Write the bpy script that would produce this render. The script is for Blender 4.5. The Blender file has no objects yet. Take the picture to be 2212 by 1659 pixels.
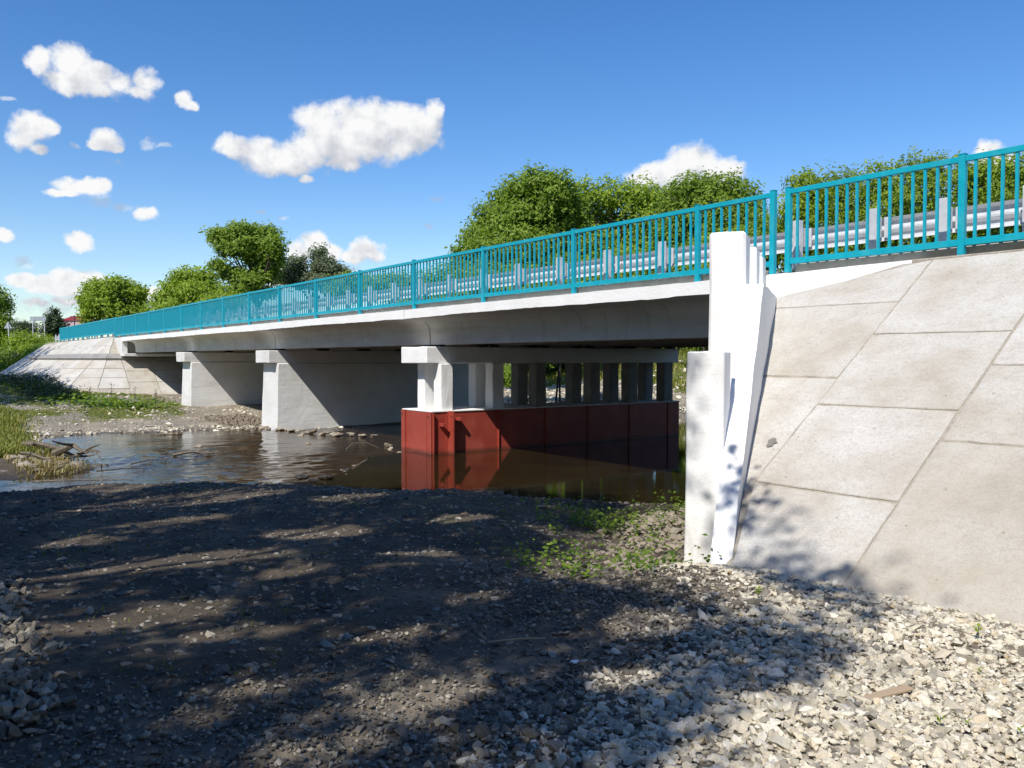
import bpy, bmesh, math, random
import numpy as np
from mathutils import Matrix, Vector

random.seed(7)
rng = np.random.default_rng(7)
SC = bpy.context.scene
COL = SC.collection
# metres; x runs along the bridge (the far end is at -x), y across it, z = 0 at eye level

# ------------------------------------------------------------------ camera, sky, sun
CAM = np.array([8.9005, -10.1393, 0.0])
YAW, PITCH = 0.9391, -0.0306
FWD = np.array([-math.sin(YAW) * math.cos(PITCH), math.cos(YAW) * math.cos(PITCH), math.sin(PITCH)])
RGT = np.array([math.cos(YAW), math.sin(YAW), 0.0])
UPV = np.cross(RGT, FWD)
FPX = 1800.0                                   # focal length for a 2212 px wide picture
cam_d = bpy.data.cameras.new('camera')
cam_d.sensor_width = 36.0
cam_d.lens = FPX / 2212 * 36.0
cam_d.clip_start = 0.05
cam_d.clip_end = 9000
cam = bpy.data.objects.new('camera', cam_d)
COL.objects.link(cam)
cam.matrix_world = Matrix([[RGT[i], UPV[i], -FWD[i], CAM[i]] for i in range(3)] + [[0, 0, 0, 1]])
SC.camera = cam

SUN = np.array([0.307, -0.603, 0.736]); SUN /= np.linalg.norm(SUN)
SUN_EL = math.asin(SUN[2]); SUN_AZ = math.atan2(SUN[0], SUN[1])
SUN_STRENGTH = 5.0
SKY_STRENGTH = 0.108
SC.view_settings.view_transform = 'Standard'
SC.view_settings.look = 'None'
SC.view_settings.gamma = 1.0
SC.view_settings.use_curve_mapping = False
SC.view_settings.exposure = 0.10

sun_d = bpy.data.lights.new('sun', 'SUN')
sun_d.energy = SUN_STRENGTH
sun_d.angle = math.radians(0.53)
sun_d.color = (1.0, 0.955, 0.88)
sun = bpy.data.objects.new('sun', sun_d)
COL.objects.link(sun)
sun.rotation_euler = Vector(SUN).to_track_quat('Z', 'Y').to_euler()
sun.location = (0, -30, 40)


def direction(px, py):
    v = FWD + (px - 1106) / FPX * RGT - (py - 829.5) / FPX * UPV
    return v / np.linalg.norm(v)


def azel(px, py):
    v = direction(px, py)
    return math.atan2(v[0], v[1]), math.asin(v[2])


def at(px, py, depth):
    v = FWD + (px - 1106) / FPX * RGT - (py - 829.5) / FPX * UPV
    return CAM + v * depth


class NT:
    """small helper around a node tree"""
    def __init__(self, tree):
        self.t = tree
        self.n = tree.nodes
        self.l = tree.links

    def new(self, kind, **kw):
        nd = self.n.new(kind)
        for k, v in kw.items():
            if k == 'ins':
                for kk, vv in v.items():
                    self.put(nd, kk, vv)
            else:
                setattr(nd, k, v)
        return nd

    def put(self, nd, key, v):
        s = nd.inputs[key]
        if isinstance(v, bpy.types.NodeSocket):
            self.l.new(v, s)
        else:
            s.default_value = v

    def math(self, op, a, b=None, c=None, clamp=False):
        nd = self.n.new('ShaderNodeMath'); nd.operation = op; nd.use_clamp = clamp
        for i, v in enumerate((a, b, c)):
            if v is not None:
                self.put(nd, i, v)
        return nd.outputs[0]

    def vmath(self, op, a, b=None, c=None, out=0):
        nd = self.n.new('ShaderNodeVectorMath'); nd.operation = op
        for i, v in enumerate((a, b, c)):
            if v is not None:
                self.put(nd, i, v)
        return nd.outputs['Value'] if op in ('DOT_PRODUCT', 'LENGTH') else nd.outputs[0]

    def mix(self, f, a, b, mode='MIX'):
        nd = self.n.new('ShaderNodeMix'); nd.data_type = 'RGBA'; nd.blend_type = mode
        self.put(nd, 0, f); self.put(nd, 6, a); self.put(nd, 7, b)
        return nd.outputs[2]

    def noise(self, vec, scale, detail=4, rough=.55, out=0, dist=0.0):
        nd = self.n.new('ShaderNodeTexNoise')
        if vec is not None:
            self.put(nd, 'Vector', vec)
        nd.inputs['Scale'].default_value = scale
        nd.inputs['Detail'].default_value = detail
        nd.inputs['Roughness'].default_value = rough
        nd.inputs['Distortion'].default_value = dist
        return nd.outputs[out]

    def ramp(self, f, stops, interp='LINEAR'):
        nd = self.n.new('ShaderNodeValToRGB')
        cr = nd.color_ramp; cr.interpolation = interp
        while len(cr.elements) < len(stops):
            cr.elements.new(0.5)
        for e, (p, c) in zip(cr.elements, stops):
            e.position = p
            e.color = (*c, 1) if len(c) == 3 else c
        self.put(nd, 0, f)
        return nd.outputs[0]

    def smooth(self, v, lo, hi):
        nd = self.n.new('ShaderNodeMapRange'); nd.interpolation_type = 'SMOOTHSTEP'
        self.put(nd, 0, v); nd.inputs[1].default_value = lo; nd.inputs[2].default_value = hi
        return nd.outputs[0]


def build_world():
    w = bpy.data.worlds.new('World'); SC.world = w; w.use_nodes = True
    T = NT(w.node_tree); T.n.clear()
    out = T.new('ShaderNodeOutputWorld'); bg = T.new('ShaderNodeBackground')
    T.l.new(bg.outputs[0], out.inputs[0])
    bg.inputs[1].default_value = SKY_STRENGTH
    sky = T.new('ShaderNodeTexSky'); sky.sky_type = 'NISHITA'; sky.sun_disc = False
    sky.sun_elevation = SUN_EL; sky.sun_rotation = SUN_AZ
    sky.altitude = 100; sky.air_density = 1.0; sky.dust_density = 0.3; sky.ozone_density = 2.2
    hs = T.new('ShaderNodeHueSaturation', ins={'Hue': .508, 'Saturation': 1.33, 'Value': 1.36, 'Color': sky.outputs[0]})
    tc = T.new('ShaderNodeTexCoord')
    sep = T.new('ShaderNodeSeparateXYZ', ins={0: tc.outputs['Generated']})
    az = T.math('ARCTAN2', sep.outputs[0], sep.outputs[1])
    el = T.math('ARCSINE', sep.outputs[2])
    cmb = T.new('ShaderNodeCombineXYZ', ins={0: az, 1: el})
    P0 = cmb.outputs[0]
    n1 = T.noise(P0, 11, 3, .5, 1)
    n2 = T.noise(P0, 38, 3, .6, 1)
    d1 = T.vmath('MULTIPLY', T.vmath('SUBTRACT', n1, (.5, .5, .5)), (.022, .018, 0))
    d2 = T.vmath('MULTIPLY', T.vmath('SUBTRACT', n2, (.5, .5, .5)), (.018, .016, 0))
    P = T.vmath('ADD', T.vmath('ADD', P0, d1), d2)
    o = lambda x, y, a, b: (x * .4536, 55.7 + y * .4536, a * .4536, b * .4536)
    dense = [o(*c) for c in [
        (200, 175, 62, 70), (330, 170, 110, 80), (400, 245, 110, 85), (300, 270, 100, 60), (560, 270, 80, 50), (680, 260, 70, 62),
        (660, 320, 80, 40), (480, 300, 80, 46), (868, 350, 40, 50), (900, 380, 40, 28),
        (140, 480, 108, 68), (90, 520, 75, 60), (170, 570, 55, 30), (210, 470, 55, 45),
        (505, 530, 85, 48), (450, 550, 50, 30), (560, 560, 40, 25),
        (380, 760, 125, 42), (460, 750, 70, 38), (300, 795, 80, 20), (710, 890, 68, 38),
        (1130, 590, 100, 65), (1220, 610, 120, 80), (1260, 660, 110, 62), (1350, 640, 100, 70), (1400, 670, 90, 48), (1460, 730, 36, 25),
        (1530, 450, 130, 100), (1600, 520, 190, 120), (1440, 610, 110, 80), (1500, 570, 110, 90), (1800, 430, 190, 92), (1930, 475, 130, 95), (470, 235, 110, 62), (1700, 440, 150, 95), (1750, 540, 220, 120), (1850, 470, 130, 90),
        (1950, 520, 120, 90), (2030, 500, 80, 90), (2060, 440, 50, 72), (1640, 620, 90, 68), (1900, 590, 100, 58), (1680, 660, 50, 40),
        (15, 1000, 50, 34), (370, 1045, 62, 40),
        (90, 1215, 70, 32), (200, 1230, 110, 42), (320, 1200, 80, 40), (420, 1200, 85, 42), (300, 1250, 150, 42),
        (180, 1315, 80, 22), (330, 1310, 85, 28), (450, 1260, 80, 38), (580, 1215, 65, 28), (640, 1280, 90, 36),
        (1490, 1050, 80, 60), (1420, 1090, 70, 62), (1590, 1090, 60, 40), (1300, 1180, 60, 70), (1750, 1070, 82, 56),
        (1700, 1110, 60, 36), (1790, 1100, 55, 42), (725, 1275, 60, 34)]]
    dense += [(1500, 350, 62, 46), (1440, 378, 62, 32), (1560, 372, 52, 35), (1400, 388, 50, 22), (1510, 395, 100, 34),
              (2130, 322, 36, 22), (2145, 352, 52, 36)]
    faint = [o(*c) for c in [(345, 560, 34, 20), (705, 540, 50, 42), (770, 560, 55, 16), (550, 635, 66, 22), (480, 830, 95, 55),
                             (590, 850, 85, 30), (2075, 820, 50, 20), (2030, 950, 34, 16), (1245, 895, 34, 15), (1335, 920, 36, 12),
                             (100, 1130, 70, 40), (15, 345, 45, 18), (1575, 700, 30, 40), (2100, 560, 30, 40), (560, 300, 150, 60),
                             (250, 1330, 260, 50), (600, 1300, 200, 60), (1480, 1160, 260, 60)]]

    def field(lst, k, P=P):
        acc = None
        for (cx, cy, rx, ry) in lst:
            a, e = azel(cx, cy)
            a2, e2 = azel(cx + rx, cy); a3, e3 = azel(cx, cy - ry)
            rx_, ry_ = max(abs(a2 - a), 1e-4), max(abs(e3 - e), 1e-4)
            q = T.vmath('MULTIPLY_ADD', P, (1 / rx_, 1 / ry_, 0), (-a / rx_, -e / ry_, 0))
            d = T.vmath('DOT_PRODUCT', q, q)
            acc = d if acc is None else T.math('SMOOTH_MIN', acc, d, k)
        return acc
    fine = T.noise(P0, 75, 5, .62)
    med = T.noise(P0, 26, 4, .6)
    fd = field(dense, .6)
    dd = T.math('ADD', T.math('SUBTRACT', 1.22, fd), T.math('MULTIPLY', T.math('SUBTRACT', T.math('ADD', fine, med), 1.0), 1.5))
    dens = T.smooth(dd, -0.18, 0.98)
    ff = T.math('ADD', T.math('SUBTRACT', 1.0, field(faint, .3)), T.math('MULTIPLY', T.math('SUBTRACT', T.math('ADD', fine, med), 1.0), 2.2))
    fnt = T.math('MULTIPLY', T.smooth(ff, 0.0, 1.3), .5)
    # clouds in the rest of the sky, outside the part the camera looks at
    big = T.noise(T.vmath('MULTIPLY', P0, (1.0, 2.2, 1)), 3.2, 6, .58)
    side = T.math('MAXIMUM', T.smooth(az, -.16, .1), T.math('SUBTRACT', 1.0, T.smooth(az, -1.95, -1.72)))
    high = T.math('MULTIPLY', T.smooth(el, .02, .1), T.math('SUBTRACT', 1.0, T.smooth(el, .75, 1.2)))
    oth = T.math('MULTIPLY', T.math('MULTIPLY', T.smooth(big, .62, .72), side), high)
    cover = T.math('MAXIMUM', T.math('MAXIMUM', dens, fnt), oth, clamp=True)
    # relief: compare the noise with the noise a little nearer the light
    sh = T.vmath('ADD', P0, (-.010, .016, 0))
    med_b = T.noise(sh, 26, 4, .6)
    rel = T.math('MULTIPLY', T.math('SUBTRACT', med, med_b), 1.7)
    fd_b = field(dense, .6, T.vmath('ADD', P, (-.008, .020, 0)))
    form = T.math('MULTIPLY', T.math('SUBTRACT', fd_b, fd), .42)
    rel = T.math('ADD', rel, T.math('MINIMUM', form, .3))
    core = T.smooth(dd, .35, 1.3)
    b = T.math('ADD', T.math('SUBTRACT', .71, T.math('MULTIPLY', core, .05)), rel, clamp=True)
    cc = T.ramp(b, [(0.0, (.50, .53, .60)), (.45, (.68, .70, .75)), (.82, (.90, .91, .93)), (1.0, (1.0, 1.0, 1.0))])
    k = 1.0 / SKY_STRENGTH * .90
    cc = T.mix(1.0, cc, (k, k, k, 1), 'MULTIPLY')
    # thin haze low down
    hz = T.math('MULTIPLY', T.math('SUBTRACT', 1.0, T.smooth(el, -.04, .24)), .22)
    base = T.mix(hz, hs.outputs[0], (k * .50, k * .62, k * .82, 1))
    col = T.mix(cover, base, cc)
    T.l.new(col, bg.inputs[0])


build_world()

# ------------------------------------------------------------------ materials
MAT = {}


def material(name, fn, disp=None):
    m = bpy.data.materials.new(name); m.use_nodes = True
    T = NT(m.node_tree); T.n.clear()
    out = T.new('ShaderNodeOutputMaterial')
    fn(T, out)
    MAT[name] = m
    return m


def principled(T, out, color, rough=.8, bump=None, bstr=.3, bdist=.01, metal=0.0, spec=.35, **kw):
    p = T.new('ShaderNodeBsdfPrincipled')
    T.put(p, 'Base Color', color if isinstance(color, bpy.types.NodeSocket) else (*color, 1))
    T.put(p, 'Roughness', rough); p.inputs['Metallic'].default_value = metal
    p.inputs['Specular IOR Level'].default_value = spec
    for k, v in kw.items():
        T.put(p, k.replace('_', ' '), v)
    if bump is not None:
        b = T.new('ShaderNodeBump', ins={'Height': bump, 'Strength': bstr, 'Distance': bdist})
        T.l.new(b.outputs[0], p.inputs['Normal'])
    T.l.new(p.outputs[0], out.inputs[0])
    return p


def geo(T):
    return T.new('ShaderNodeNewGeometry')


def m_white(T, out):
    g = geo(T); pos = g.outputs['Position']
    n = T.noise(pos, 1.7, 5, .6); s = T.noise(T.vmath('MULTIPLY', pos, (1, 1, .25)), 6, 4, .6)
    c = T.ramp(n, [(.25, (.76, .75, .725)), (.5, (.83, .825, .81)), (.75, (.86, .86, .85))])
    c = T.mix(T.math('MULTIPLY', T.smooth(s, .58, .8), .28), c, (.60, .565, .50, 1))
    sx = T.new('ShaderNodeSeparateXYZ', ins={0: pos})
    low = T.math('SUBTRACT', 1.0, T.smooth(T.math('ADD', sx.outputs[2], T.math('MULTIPLY', n, .9)), -1.62, -1.0))
    c = T.mix(T.math('MULTIPLY', T.math('MULTIPLY', low, T.smooth(s, .42, .62)), .42), c, (.36, .31, .25, 1))
    chip = T.noise(pos, 34, 4, .7)
    c = T.mix(T.math('MULTIPLY', T.smooth(chip, .69, .73), .55), c, (.42, .39, .34, 1))
    h = T.math('ADD', T.noise(pos, 14, 5, .65), T.math('MULTIPLY', T.noise(pos, 70, 3, .6), .35))
    h = T.math('ADD', h, T.math('MULTIPLY', T.noise(T.vmath('MULTIPLY', pos, (.3, .3, 3)), 3, 2, .5), .5))
    principled(T, out, c, .75, h, .34, .02)


def m_white_far(T, out):
    g = geo(T); pos = g.outputs['Position']
    n = T.noise(pos, .8, 5, .6)
    st = T.noise(T.vmath('MULTIPLY', pos, (.4, .4, 3.5)), 2.5, 4, .6)
    c = T.ramp(n, [(.25, (.58, .565, .53)), (.5, (.68, .675, .65)), (.75, (.76, .76, .75))])
    c = T.mix(T.math('MULTIPLY', T.smooth(st, .6, .75), .22), c, (.55, .53, .50, 1))
    h = T.math('ADD', T.noise(pos, 5, 6, .65), T.math('MULTIPLY', st, .6))
    principled(T, out, c, .8, h, .35, .04)


def m_girder(T, out):
    g = geo(T); pos = g.outputs['Position']
    n = T.noise(T.vmath('MULTIPLY', pos, (.5, 1, 1.6)), 1.6, 5, .6)
    c = T.ramp(n, [(.3, (.60, .56, .50)), (.55, (.71, .68, .63)), (.75, (.78, .76, .73))])
    st = T.noise(T.vmath('MULTIPLY', pos, (2.2, .3, .35)), 3, 4, .6)
    c = T.mix(T.math('MULTIPLY', T.smooth(st, .56, .72), .35), c, (.33, .29, .235, 1))
    principled(T, out, c, .75, T.noise(pos, 7, 5, .6), .25, .03)


def m_slab(T, out):
    g = geo(T); pos = g.outputs['Position']
    oi = T.new('ShaderNodeObjectInfo')
    n = T.noise(pos, 1.3, 6, .62); f = T.noise(T.vmath('MULTIPLY', pos, (1, 1, 2.2)), 16, 6, .7)
    c = T.ramp(n, [(.25, (.42, .375, .315)), (.42, (.51, .48, .43)), (.56, (.57, .555, .52)), (.75, (.63, .62, .595))])
    tint = T.ramp(oi.outputs['Random'], [(0, (.90, .87, .82)), (.5, (1, .99, .97)), (1, (1.04, 1.03, 1.03))])
    c = T.mix(1.0, c, tint, 'MULTIPLY')
    fm = T.math('MULTIPLY', T.smooth(f, .50, .70), .45)
    c = T.mix(fm, c, (.35, .32, .275, 1))
    sp_ = T.new('ShaderNodeTexVoronoi', ins={'Vector': pos, 'Scale': 120.0})
    c = T.mix(T.math('MULTIPLY', T.smooth(T.new('ShaderNodeSeparateColor', ins={0: sp_.outputs['Color']}).outputs[0], .5, .85), .32), c, (.29, .27, .24, 1))
    cr = T.noise(T.vmath('MULTIPLY', pos, (1, 1, 1.5)), 3.1, 8, .75)
    c = T.mix(T.math('MULTIPLY', T.math('SUBTRACT', 1.0, T.smooth(T.math('ABSOLUTE', T.math('SUBTRACT', cr, .5)), 0.0, .012)), .35), c, (.25, .22, .18, 1))
    v = T.new('ShaderNodeTexVoronoi', ins={'Vector': pos, 'Scale': 5.5})
    pits = T.math('SUBTRACT', 1.0, T.smooth(v.outputs['Distance'], .03, .075))
    c = T.mix(T.math('MULTIPLY', pits, .5), c, (.22, .19, .16, 1))
    big = T.noise(T.vmath('ADD', pos, (7, 3, 1)), .45, 4, .5)
    c = T.mix(T.math('MULTIPLY', T.smooth(big, .52, .68), .35), c, (.46, .39, .305, 1))
    h = T.math('ADD', T.math('MULTIPLY', f, .8), T.noise(pos, 90, 4, .7))
    h = T.math('SUBTRACT', h, T.math('MULTIPLY', pits, 1.2))
    principled(T, out, c, .9, h, .7, .010, spec=.2)


def m_joint(T, out):
    g = geo(T); pos = g.outputs['Position']
    n = T.noise(pos, 9, 5, .7)
    c = T.ramp(n, [(.3, (.30, .265, .215)), (.7, (.50, .455, .385))])
    principled(T, out, c, .95, T.noise(pos, 60, 4, .7), .8, .02, spec=.1)


def m_kerb(T, out):
    g = geo(T); pos = g.outputs['Position']
    c = T.ramp(T.noise(pos, 5, 6, .7), [(.3, (.36, .32, .27)), (.7, (.52, .49, .43))])
    principled(T, out, c, .9, T.noise(pos, 50, 4, .7), .5, .01)


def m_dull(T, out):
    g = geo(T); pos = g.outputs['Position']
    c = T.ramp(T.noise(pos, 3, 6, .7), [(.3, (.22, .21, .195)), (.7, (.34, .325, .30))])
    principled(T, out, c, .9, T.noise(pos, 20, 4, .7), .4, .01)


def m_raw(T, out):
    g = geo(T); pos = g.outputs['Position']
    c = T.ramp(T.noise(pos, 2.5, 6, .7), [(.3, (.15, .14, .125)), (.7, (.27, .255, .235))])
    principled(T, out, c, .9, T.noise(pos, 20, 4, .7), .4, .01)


def m_teal(T, out):
    g = geo(T); pos = g.outputs['Position']
    c = T.ramp(T.noise(pos, 6, 4, .6), [(.3, (.003, .32, .42)), (.7, (.004, .37, .48))])
    wn = T.noise(pos, 23, 5, .7)
    c = T.mix(T.math('MULTIPLY', T.smooth(wn, .68, .72), .6), c, (.10, .05, .03, 1))
    c = T.mix(T.math('MULTIPLY', T.smooth(T.noise(pos, 3, 4, .6), .5, .7), .15), c, (.20, .34, .36, 1))
    principled(T, out, c, T.ramp(T.noise(pos, 8, 3, .6), [(.3, (.3,) * 3), (.7, (.55,) * 3)]), T.noise(pos, 60, 3, .6), .2, .003, spec=.5)


def m_steel(T, out):
    g = geo(T); pos = g.outputs['Position']
    c = T.ramp(T.noise(pos, 9, 5, .7), [(.3, (.55, .56, .58)), (.7, (.74, .75, .77))])
    principled(T, out, c, T.ramp(T.noise(pos, 20, 3, .6), [(0, (.38,) * 3), (1, (.6,) * 3)]), metal=.30, spec=.5)


def m_red(T, out):
    g = geo(T); pos = g.outputs['Position']
    n = T.noise(pos, 2.2, 5, .65); r = T.noise(T.vmath('MULTIPLY', pos, (1, 1, .4)), 9, 5, .7)
    c = T.ramp(n, [(.3, (.29, .046, .030)), (.7, (.38, .070, .046))])
    c = T.mix(T.math('MULTIPLY', T.smooth(r, .62, .74), .5), c, (.12, .025, .018, 1))
    sx = T.new('ShaderNodeSeparateXYZ', ins={0: pos})
    rust = T.noise(T.vmath('MULTIPLY', pos, (3, 3, .5)), 5, 5, .7)
    c = T.mix(T.math('MULTIPLY', T.smooth(rust, .60, .72), .4), c, (.16, .06, .03, 1))
    c = T.mix(T.math('MULTIPLY', T.smooth(T.noise(pos, 1.1, 3, .5), .5, .7), .25), c, (.50, .14, .10, 1))
    tide = T.math('SUBTRACT', 1.0, T.smooth(sx.outputs[2], -2.31, -2.22))
    c = T.mix(T.math('MULTIPLY', tide, .6), c, (.07, .03, .02, 1))
    principled(T, out, c, .42, T.math('ADD', n, T.math('MULTIPLY', r, .5)), .25, .02, spec=.4)


def m_dark(T, out):
    principled(T, out, (.02, .02, .02), .7)


def m_asphalt(T, out):
    g = geo(T)
    principled(T, out, T.ramp(T.noise(g.outputs['Position'], 40, 4, .7), [(.3, (.04, .04, .042)), (.7, (.075, .073, .07))]), .9)


def m_ground(T, out):
    g = geo(T); pos = g.outputs['Position']
    at_ = T.new('ShaderNodeAttribute', attribute_name='zone')      # r grass, g pale gravel, b damp and painted shade
    sp = T.new('ShaderNodeSeparateColor', ins={0: at_.outputs['Color']})
    n = T.noise(pos, 1.1, 6, .65); f = T.noise(pos, 22, 5, .7)
    dirt = T.ramp(T.math('ADD', T.math('MULTIPLY', n, .6), T.math('MULTIPLY', f, .4)),
                  [(.3, (.045, .035, .025)), (.5, (.095, .075, .054)), (.68, (.24, .19, .135))])  # near dirt darker than its real tan, standing in for deep tree shade
    sx = T.new('ShaderNodeSeparateXYZ', ins={0: pos})
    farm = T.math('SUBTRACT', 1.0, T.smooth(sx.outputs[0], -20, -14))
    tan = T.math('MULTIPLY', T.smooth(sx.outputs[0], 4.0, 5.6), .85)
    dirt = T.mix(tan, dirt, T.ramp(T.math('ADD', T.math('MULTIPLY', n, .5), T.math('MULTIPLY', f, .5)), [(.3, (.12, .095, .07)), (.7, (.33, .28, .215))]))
    dirt = T.mix(farm, dirt, T.ramp(T.noise(pos, 1.4, 7, .75), [(.3, (.21, .17, .12)), (.7, (.43, .365, .275))]))
    v = T.new('ShaderNodeTexVoronoi', ins={'Vector': pos, 'Scale': 17.0})
    peb = T.ramp(T.new('ShaderNodeSeparateColor', ins={0: v.outputs['Color']}).outputs[0],
                 [(0, (.22, .19, .15)), (.4, (.36, .32, .25)), (.8, (.48, .43, .34)), (1, (.56, .51, .42))])
    edge = T.smooth(v.outputs['Distance'], .30, .62)
    peb = T.mix(T.math('MULTIPLY', edge, .75), peb, (.10, .085, .07, 1))
    gm = T.smooth(T.math('ADD', sp.outputs[1], T.math('MULTIPLY', T.math('SUBTRACT', n, .5), .9)), .35, .62)
    c = T.mix(gm, dirt, peb)
    grass = T.ramp(T.noise(pos, 7, 5, .7), [(.3, (.045, .065, .014)), (.5, (.10, .125, .030)), (.75, (.21, .19, .07))])
    gr = T.smooth(T.math('ADD', sp.outputs[0], T.math('MULTIPLY', T.math('SUBTRACT', T.noise(pos, 2.2, 6, .7), .5), 1.3)), .38, .62)
    c = T.mix(gr, c, grass)
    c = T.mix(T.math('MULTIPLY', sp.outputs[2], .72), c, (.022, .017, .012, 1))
    hgt = T.math('ADD', T.math('MULTIPLY', f, .6), T.math('MULTIPLY', T.math('SUBTRACT', 1.0, v.outputs['Distance']), T.math('MULTIPLY', gm, .8)))
    hgt = T.math('ADD', hgt, T.math('MULTIPLY', T.noise(pos, 90, 3, .7), .35))
    principled(T, out, c, T.math('SUBTRACT', .95, T.math('MULTIPLY', sp.outputs[2], .45)), hgt, .9, .03, spec=.25)


def m_stone(T, out):
    g = geo(T); pos = g.outputs['Position']
    c = T.ramp(g.outputs['Random Per Island'],
               [(0, (.22, .20, .17)), (.07, (.36, .33, .27)), (.25, (.52, .46, .35)), (.52, (.60, .54, .42)), (.80, (.67, .61, .49)),
                (.95, (.74, .70, .60)), (1, (.56, .42, .24))])
    n = T.noise(pos, 60, 4, .7)
    c = T.mix(T.math('MULTIPLY', T.smooth(n, .45, .7), .4), c, (.25, .22, .18, 1))
    principled(T, out, c, .9, T.noise(pos, 130, 4, .7), .5, .006, spec=.2)


def m_shaded_stone(T, out):  # limestone colours lowered to stand in for tree shade
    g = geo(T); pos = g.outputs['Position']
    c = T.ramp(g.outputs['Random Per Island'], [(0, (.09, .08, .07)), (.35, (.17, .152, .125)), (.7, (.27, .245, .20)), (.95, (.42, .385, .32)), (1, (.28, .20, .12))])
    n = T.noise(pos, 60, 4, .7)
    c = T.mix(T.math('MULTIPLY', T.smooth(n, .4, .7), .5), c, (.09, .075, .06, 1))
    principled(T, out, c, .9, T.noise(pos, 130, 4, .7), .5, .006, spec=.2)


def m_dstone(T, out):  # stone colours darker than the loose gravel
    g = geo(T); pos = g.outputs['Position']
    c = T.ramp(g.outputs['Random Per Island'], [(0, (.14, .125, .10)), (.4, (.25, .225, .175)), (.8, (.36, .33, .265)), (1, (.46, .43, .36))])
    c = T.mix(T.math('MULTIPLY', T.smooth(T.noise(pos, 40, 4, .7), .4, .7), .5), c, (.14, .12, .095, 1))
    principled(T, out, c, .9, T.noise(pos, 130, 4, .7), .5, .006, spec=.2)


def m_rock(T, out):
    g = geo(T); pos = g.outputs['Position']
    oi = T.new('ShaderNodeObjectInfo')
    c = T.ramp(T.noise(pos, 12, 6, .7), [(.3, (.20, .17, .13)), (.55, (.38, .34, .28)), (.75, (.50, .46, .40))])
    c = T.mix(1, c, T.ramp(oi.outputs['Random'], [(0, (.6, .55, .5)), (1, (1.15, 1.12, 1.05))]), 'MULTIPLY')
    principled(T, out, c, .85, T.noise(pos, 40, 5, .7), .7, .02, spec=.3)


def leaf_mat(name, stops, trans=.35, rough=.5):
    def fn(T, out):
        g = geo(T)
        rnd = g.outputs['Random Per Island']
        n = T.noise(g.outputs['Position'], .9, 3, .6)
        c = T.ramp(T.math('ADD', T.math('MULTIPLY', rnd, .55), T.math('MULTIPLY', n, .45)), stops)
        p = T.new('ShaderNodeBsdfPrincipled', ins={'Base Color': c, 'Roughness': rough, 'Specular IOR Level': .35})
        tr = T.new('ShaderNodeBsdfTranslucent', ins={'Color': T.mix(1, c, (1.25, 1.35, .55, 1), 'MULTIPLY')})
        mx = T.new('ShaderNodeMixShader', ins={0: trans, 1: p.outputs[0], 2: tr.outputs[0]})
        T.l.new(mx.outputs[0], out.inputs[0])
    return material(name, fn)


def m_bark(T, out):
    g = geo(T); pos = g.outputs['Position']
    principled(T, out, T.ramp(T.noise(T.vmath('MULTIPLY', pos, (1, 1, .2)), 12, 4, .7), [(.3, (.05, .038, .028)), (.7, (.13, .105, .08))]), .95)


def m_dry(T, out):
    g = geo(T)
    principled(T, out, T.ramp(T.noise(g.outputs['Position'], 12, 5, .75), [(.3, (.05, .04, .03)), (.7, (.24, .20, .15))]), .9)


def water(name, cols, rip, rip2, big):
    def fn(T, out):
        g = geo(T); pos = g.outputs['Position']
        n = T.noise(pos, .55, 4, .6)
        c = T.ramp(n, cols)
        # the current runs along the wide direction of the river here
        q = T.vmath('MULTIPLY', pos, (1.0, .55, 1))
        h = T.math('MULTIPLY', T.noise(q, 5.5, 3, .6, dist=.6), rip)
        h = T.math('ADD', h, T.math('MULTIPLY', T.noise(q, 22, 3, .6), rip2))
        h = T.math('MULTIPLY', h, T.math('ADD', .25, T.math('MULTIPLY', T.smooth(T.noise(pos, big, 2, .5), .38, .62), 1.0)))
        p = principled(T, out, c, .035, h, 1.0, .12, spec=.5)
        p.inputs['IOR'].default_value = 1.333
    return material(name, fn)


for nm, fn in dict(white_paint=m_white, white_far=m_white_far, girder_paint=m_girder, slab_concrete=m_slab, joint_mortar=m_joint,
                   kerb_concrete=m_kerb, dull_or_shaded_concrete=m_dull, raw_concrete=m_raw, teal_paint=m_teal, galvanised=m_steel, red_paint=m_red, black_gap=m_dark, asphalt=m_asphalt,
                   ground=m_ground, stone=m_stone, dull_stone=m_dstone, shaded_stone=m_shaded_stone, rock=m_rock, bark=m_bark, dry_wood=m_dry).items():
    material(nm, fn)
leaf_mat('willow_leaf', [(.2, (.10, .165, .014)), (.5, (.19, .285, .028)), (.8, (.30, .39, .050))], .45)
leaf_mat('bright_leaf', [(.2, (.13, .20, .014)), (.5, (.25, .35, .028)), (.8, (.38, .46, .055))], .45)
leaf_mat('dark_leaf', [(.2, (.018, .034, .012)), (.5, (.040, .068, .020)), (.8, (.075, .105, .035))], .25)
leaf_mat('grey_leaf', [(.2, (.07, .095, .045)), (.5, (.12, .15, .075)), (.8, (.18, .21, .11))], .3)
leaf_mat('weed_leaf', [(.2, (.05, .10, .010)), (.5, (.12, .20, .018)), (.8, (.24, .32, .035))], .4)
leaf_mat('grass_blade', [(.2, (.09, .12, .016)), (.5, (.22, .25, .04)), (.8, (.42, .36, .12))], .35)
leaf_mat('straw', [(.2, (.18, .13, .05)), (.5, (.33, .26, .09)), (.8, (.45, .38, .16))], .3)
leaf_mat('shade_leaf', [(.2, (.02, .035, .008)), (.8, (.06, .09, .02))], .08)
water('pool_water', [(.3, (.012, .009, .004)), (.6, (.024, .018, .006)), (.8, (.035, .027, .008))], .010, .0015, .35)
water('stream_water', [(.3, (.022, .014, .007)), (.55, (.045, .026, .011)), (.75, (.085, .045, .014))], .05, .03, .45)


def simple_mat(name, col, rough=.8, metal=0.0):
    return material(name, lambda T, out: principled(T, out, col, rough, metal=metal))


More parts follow.
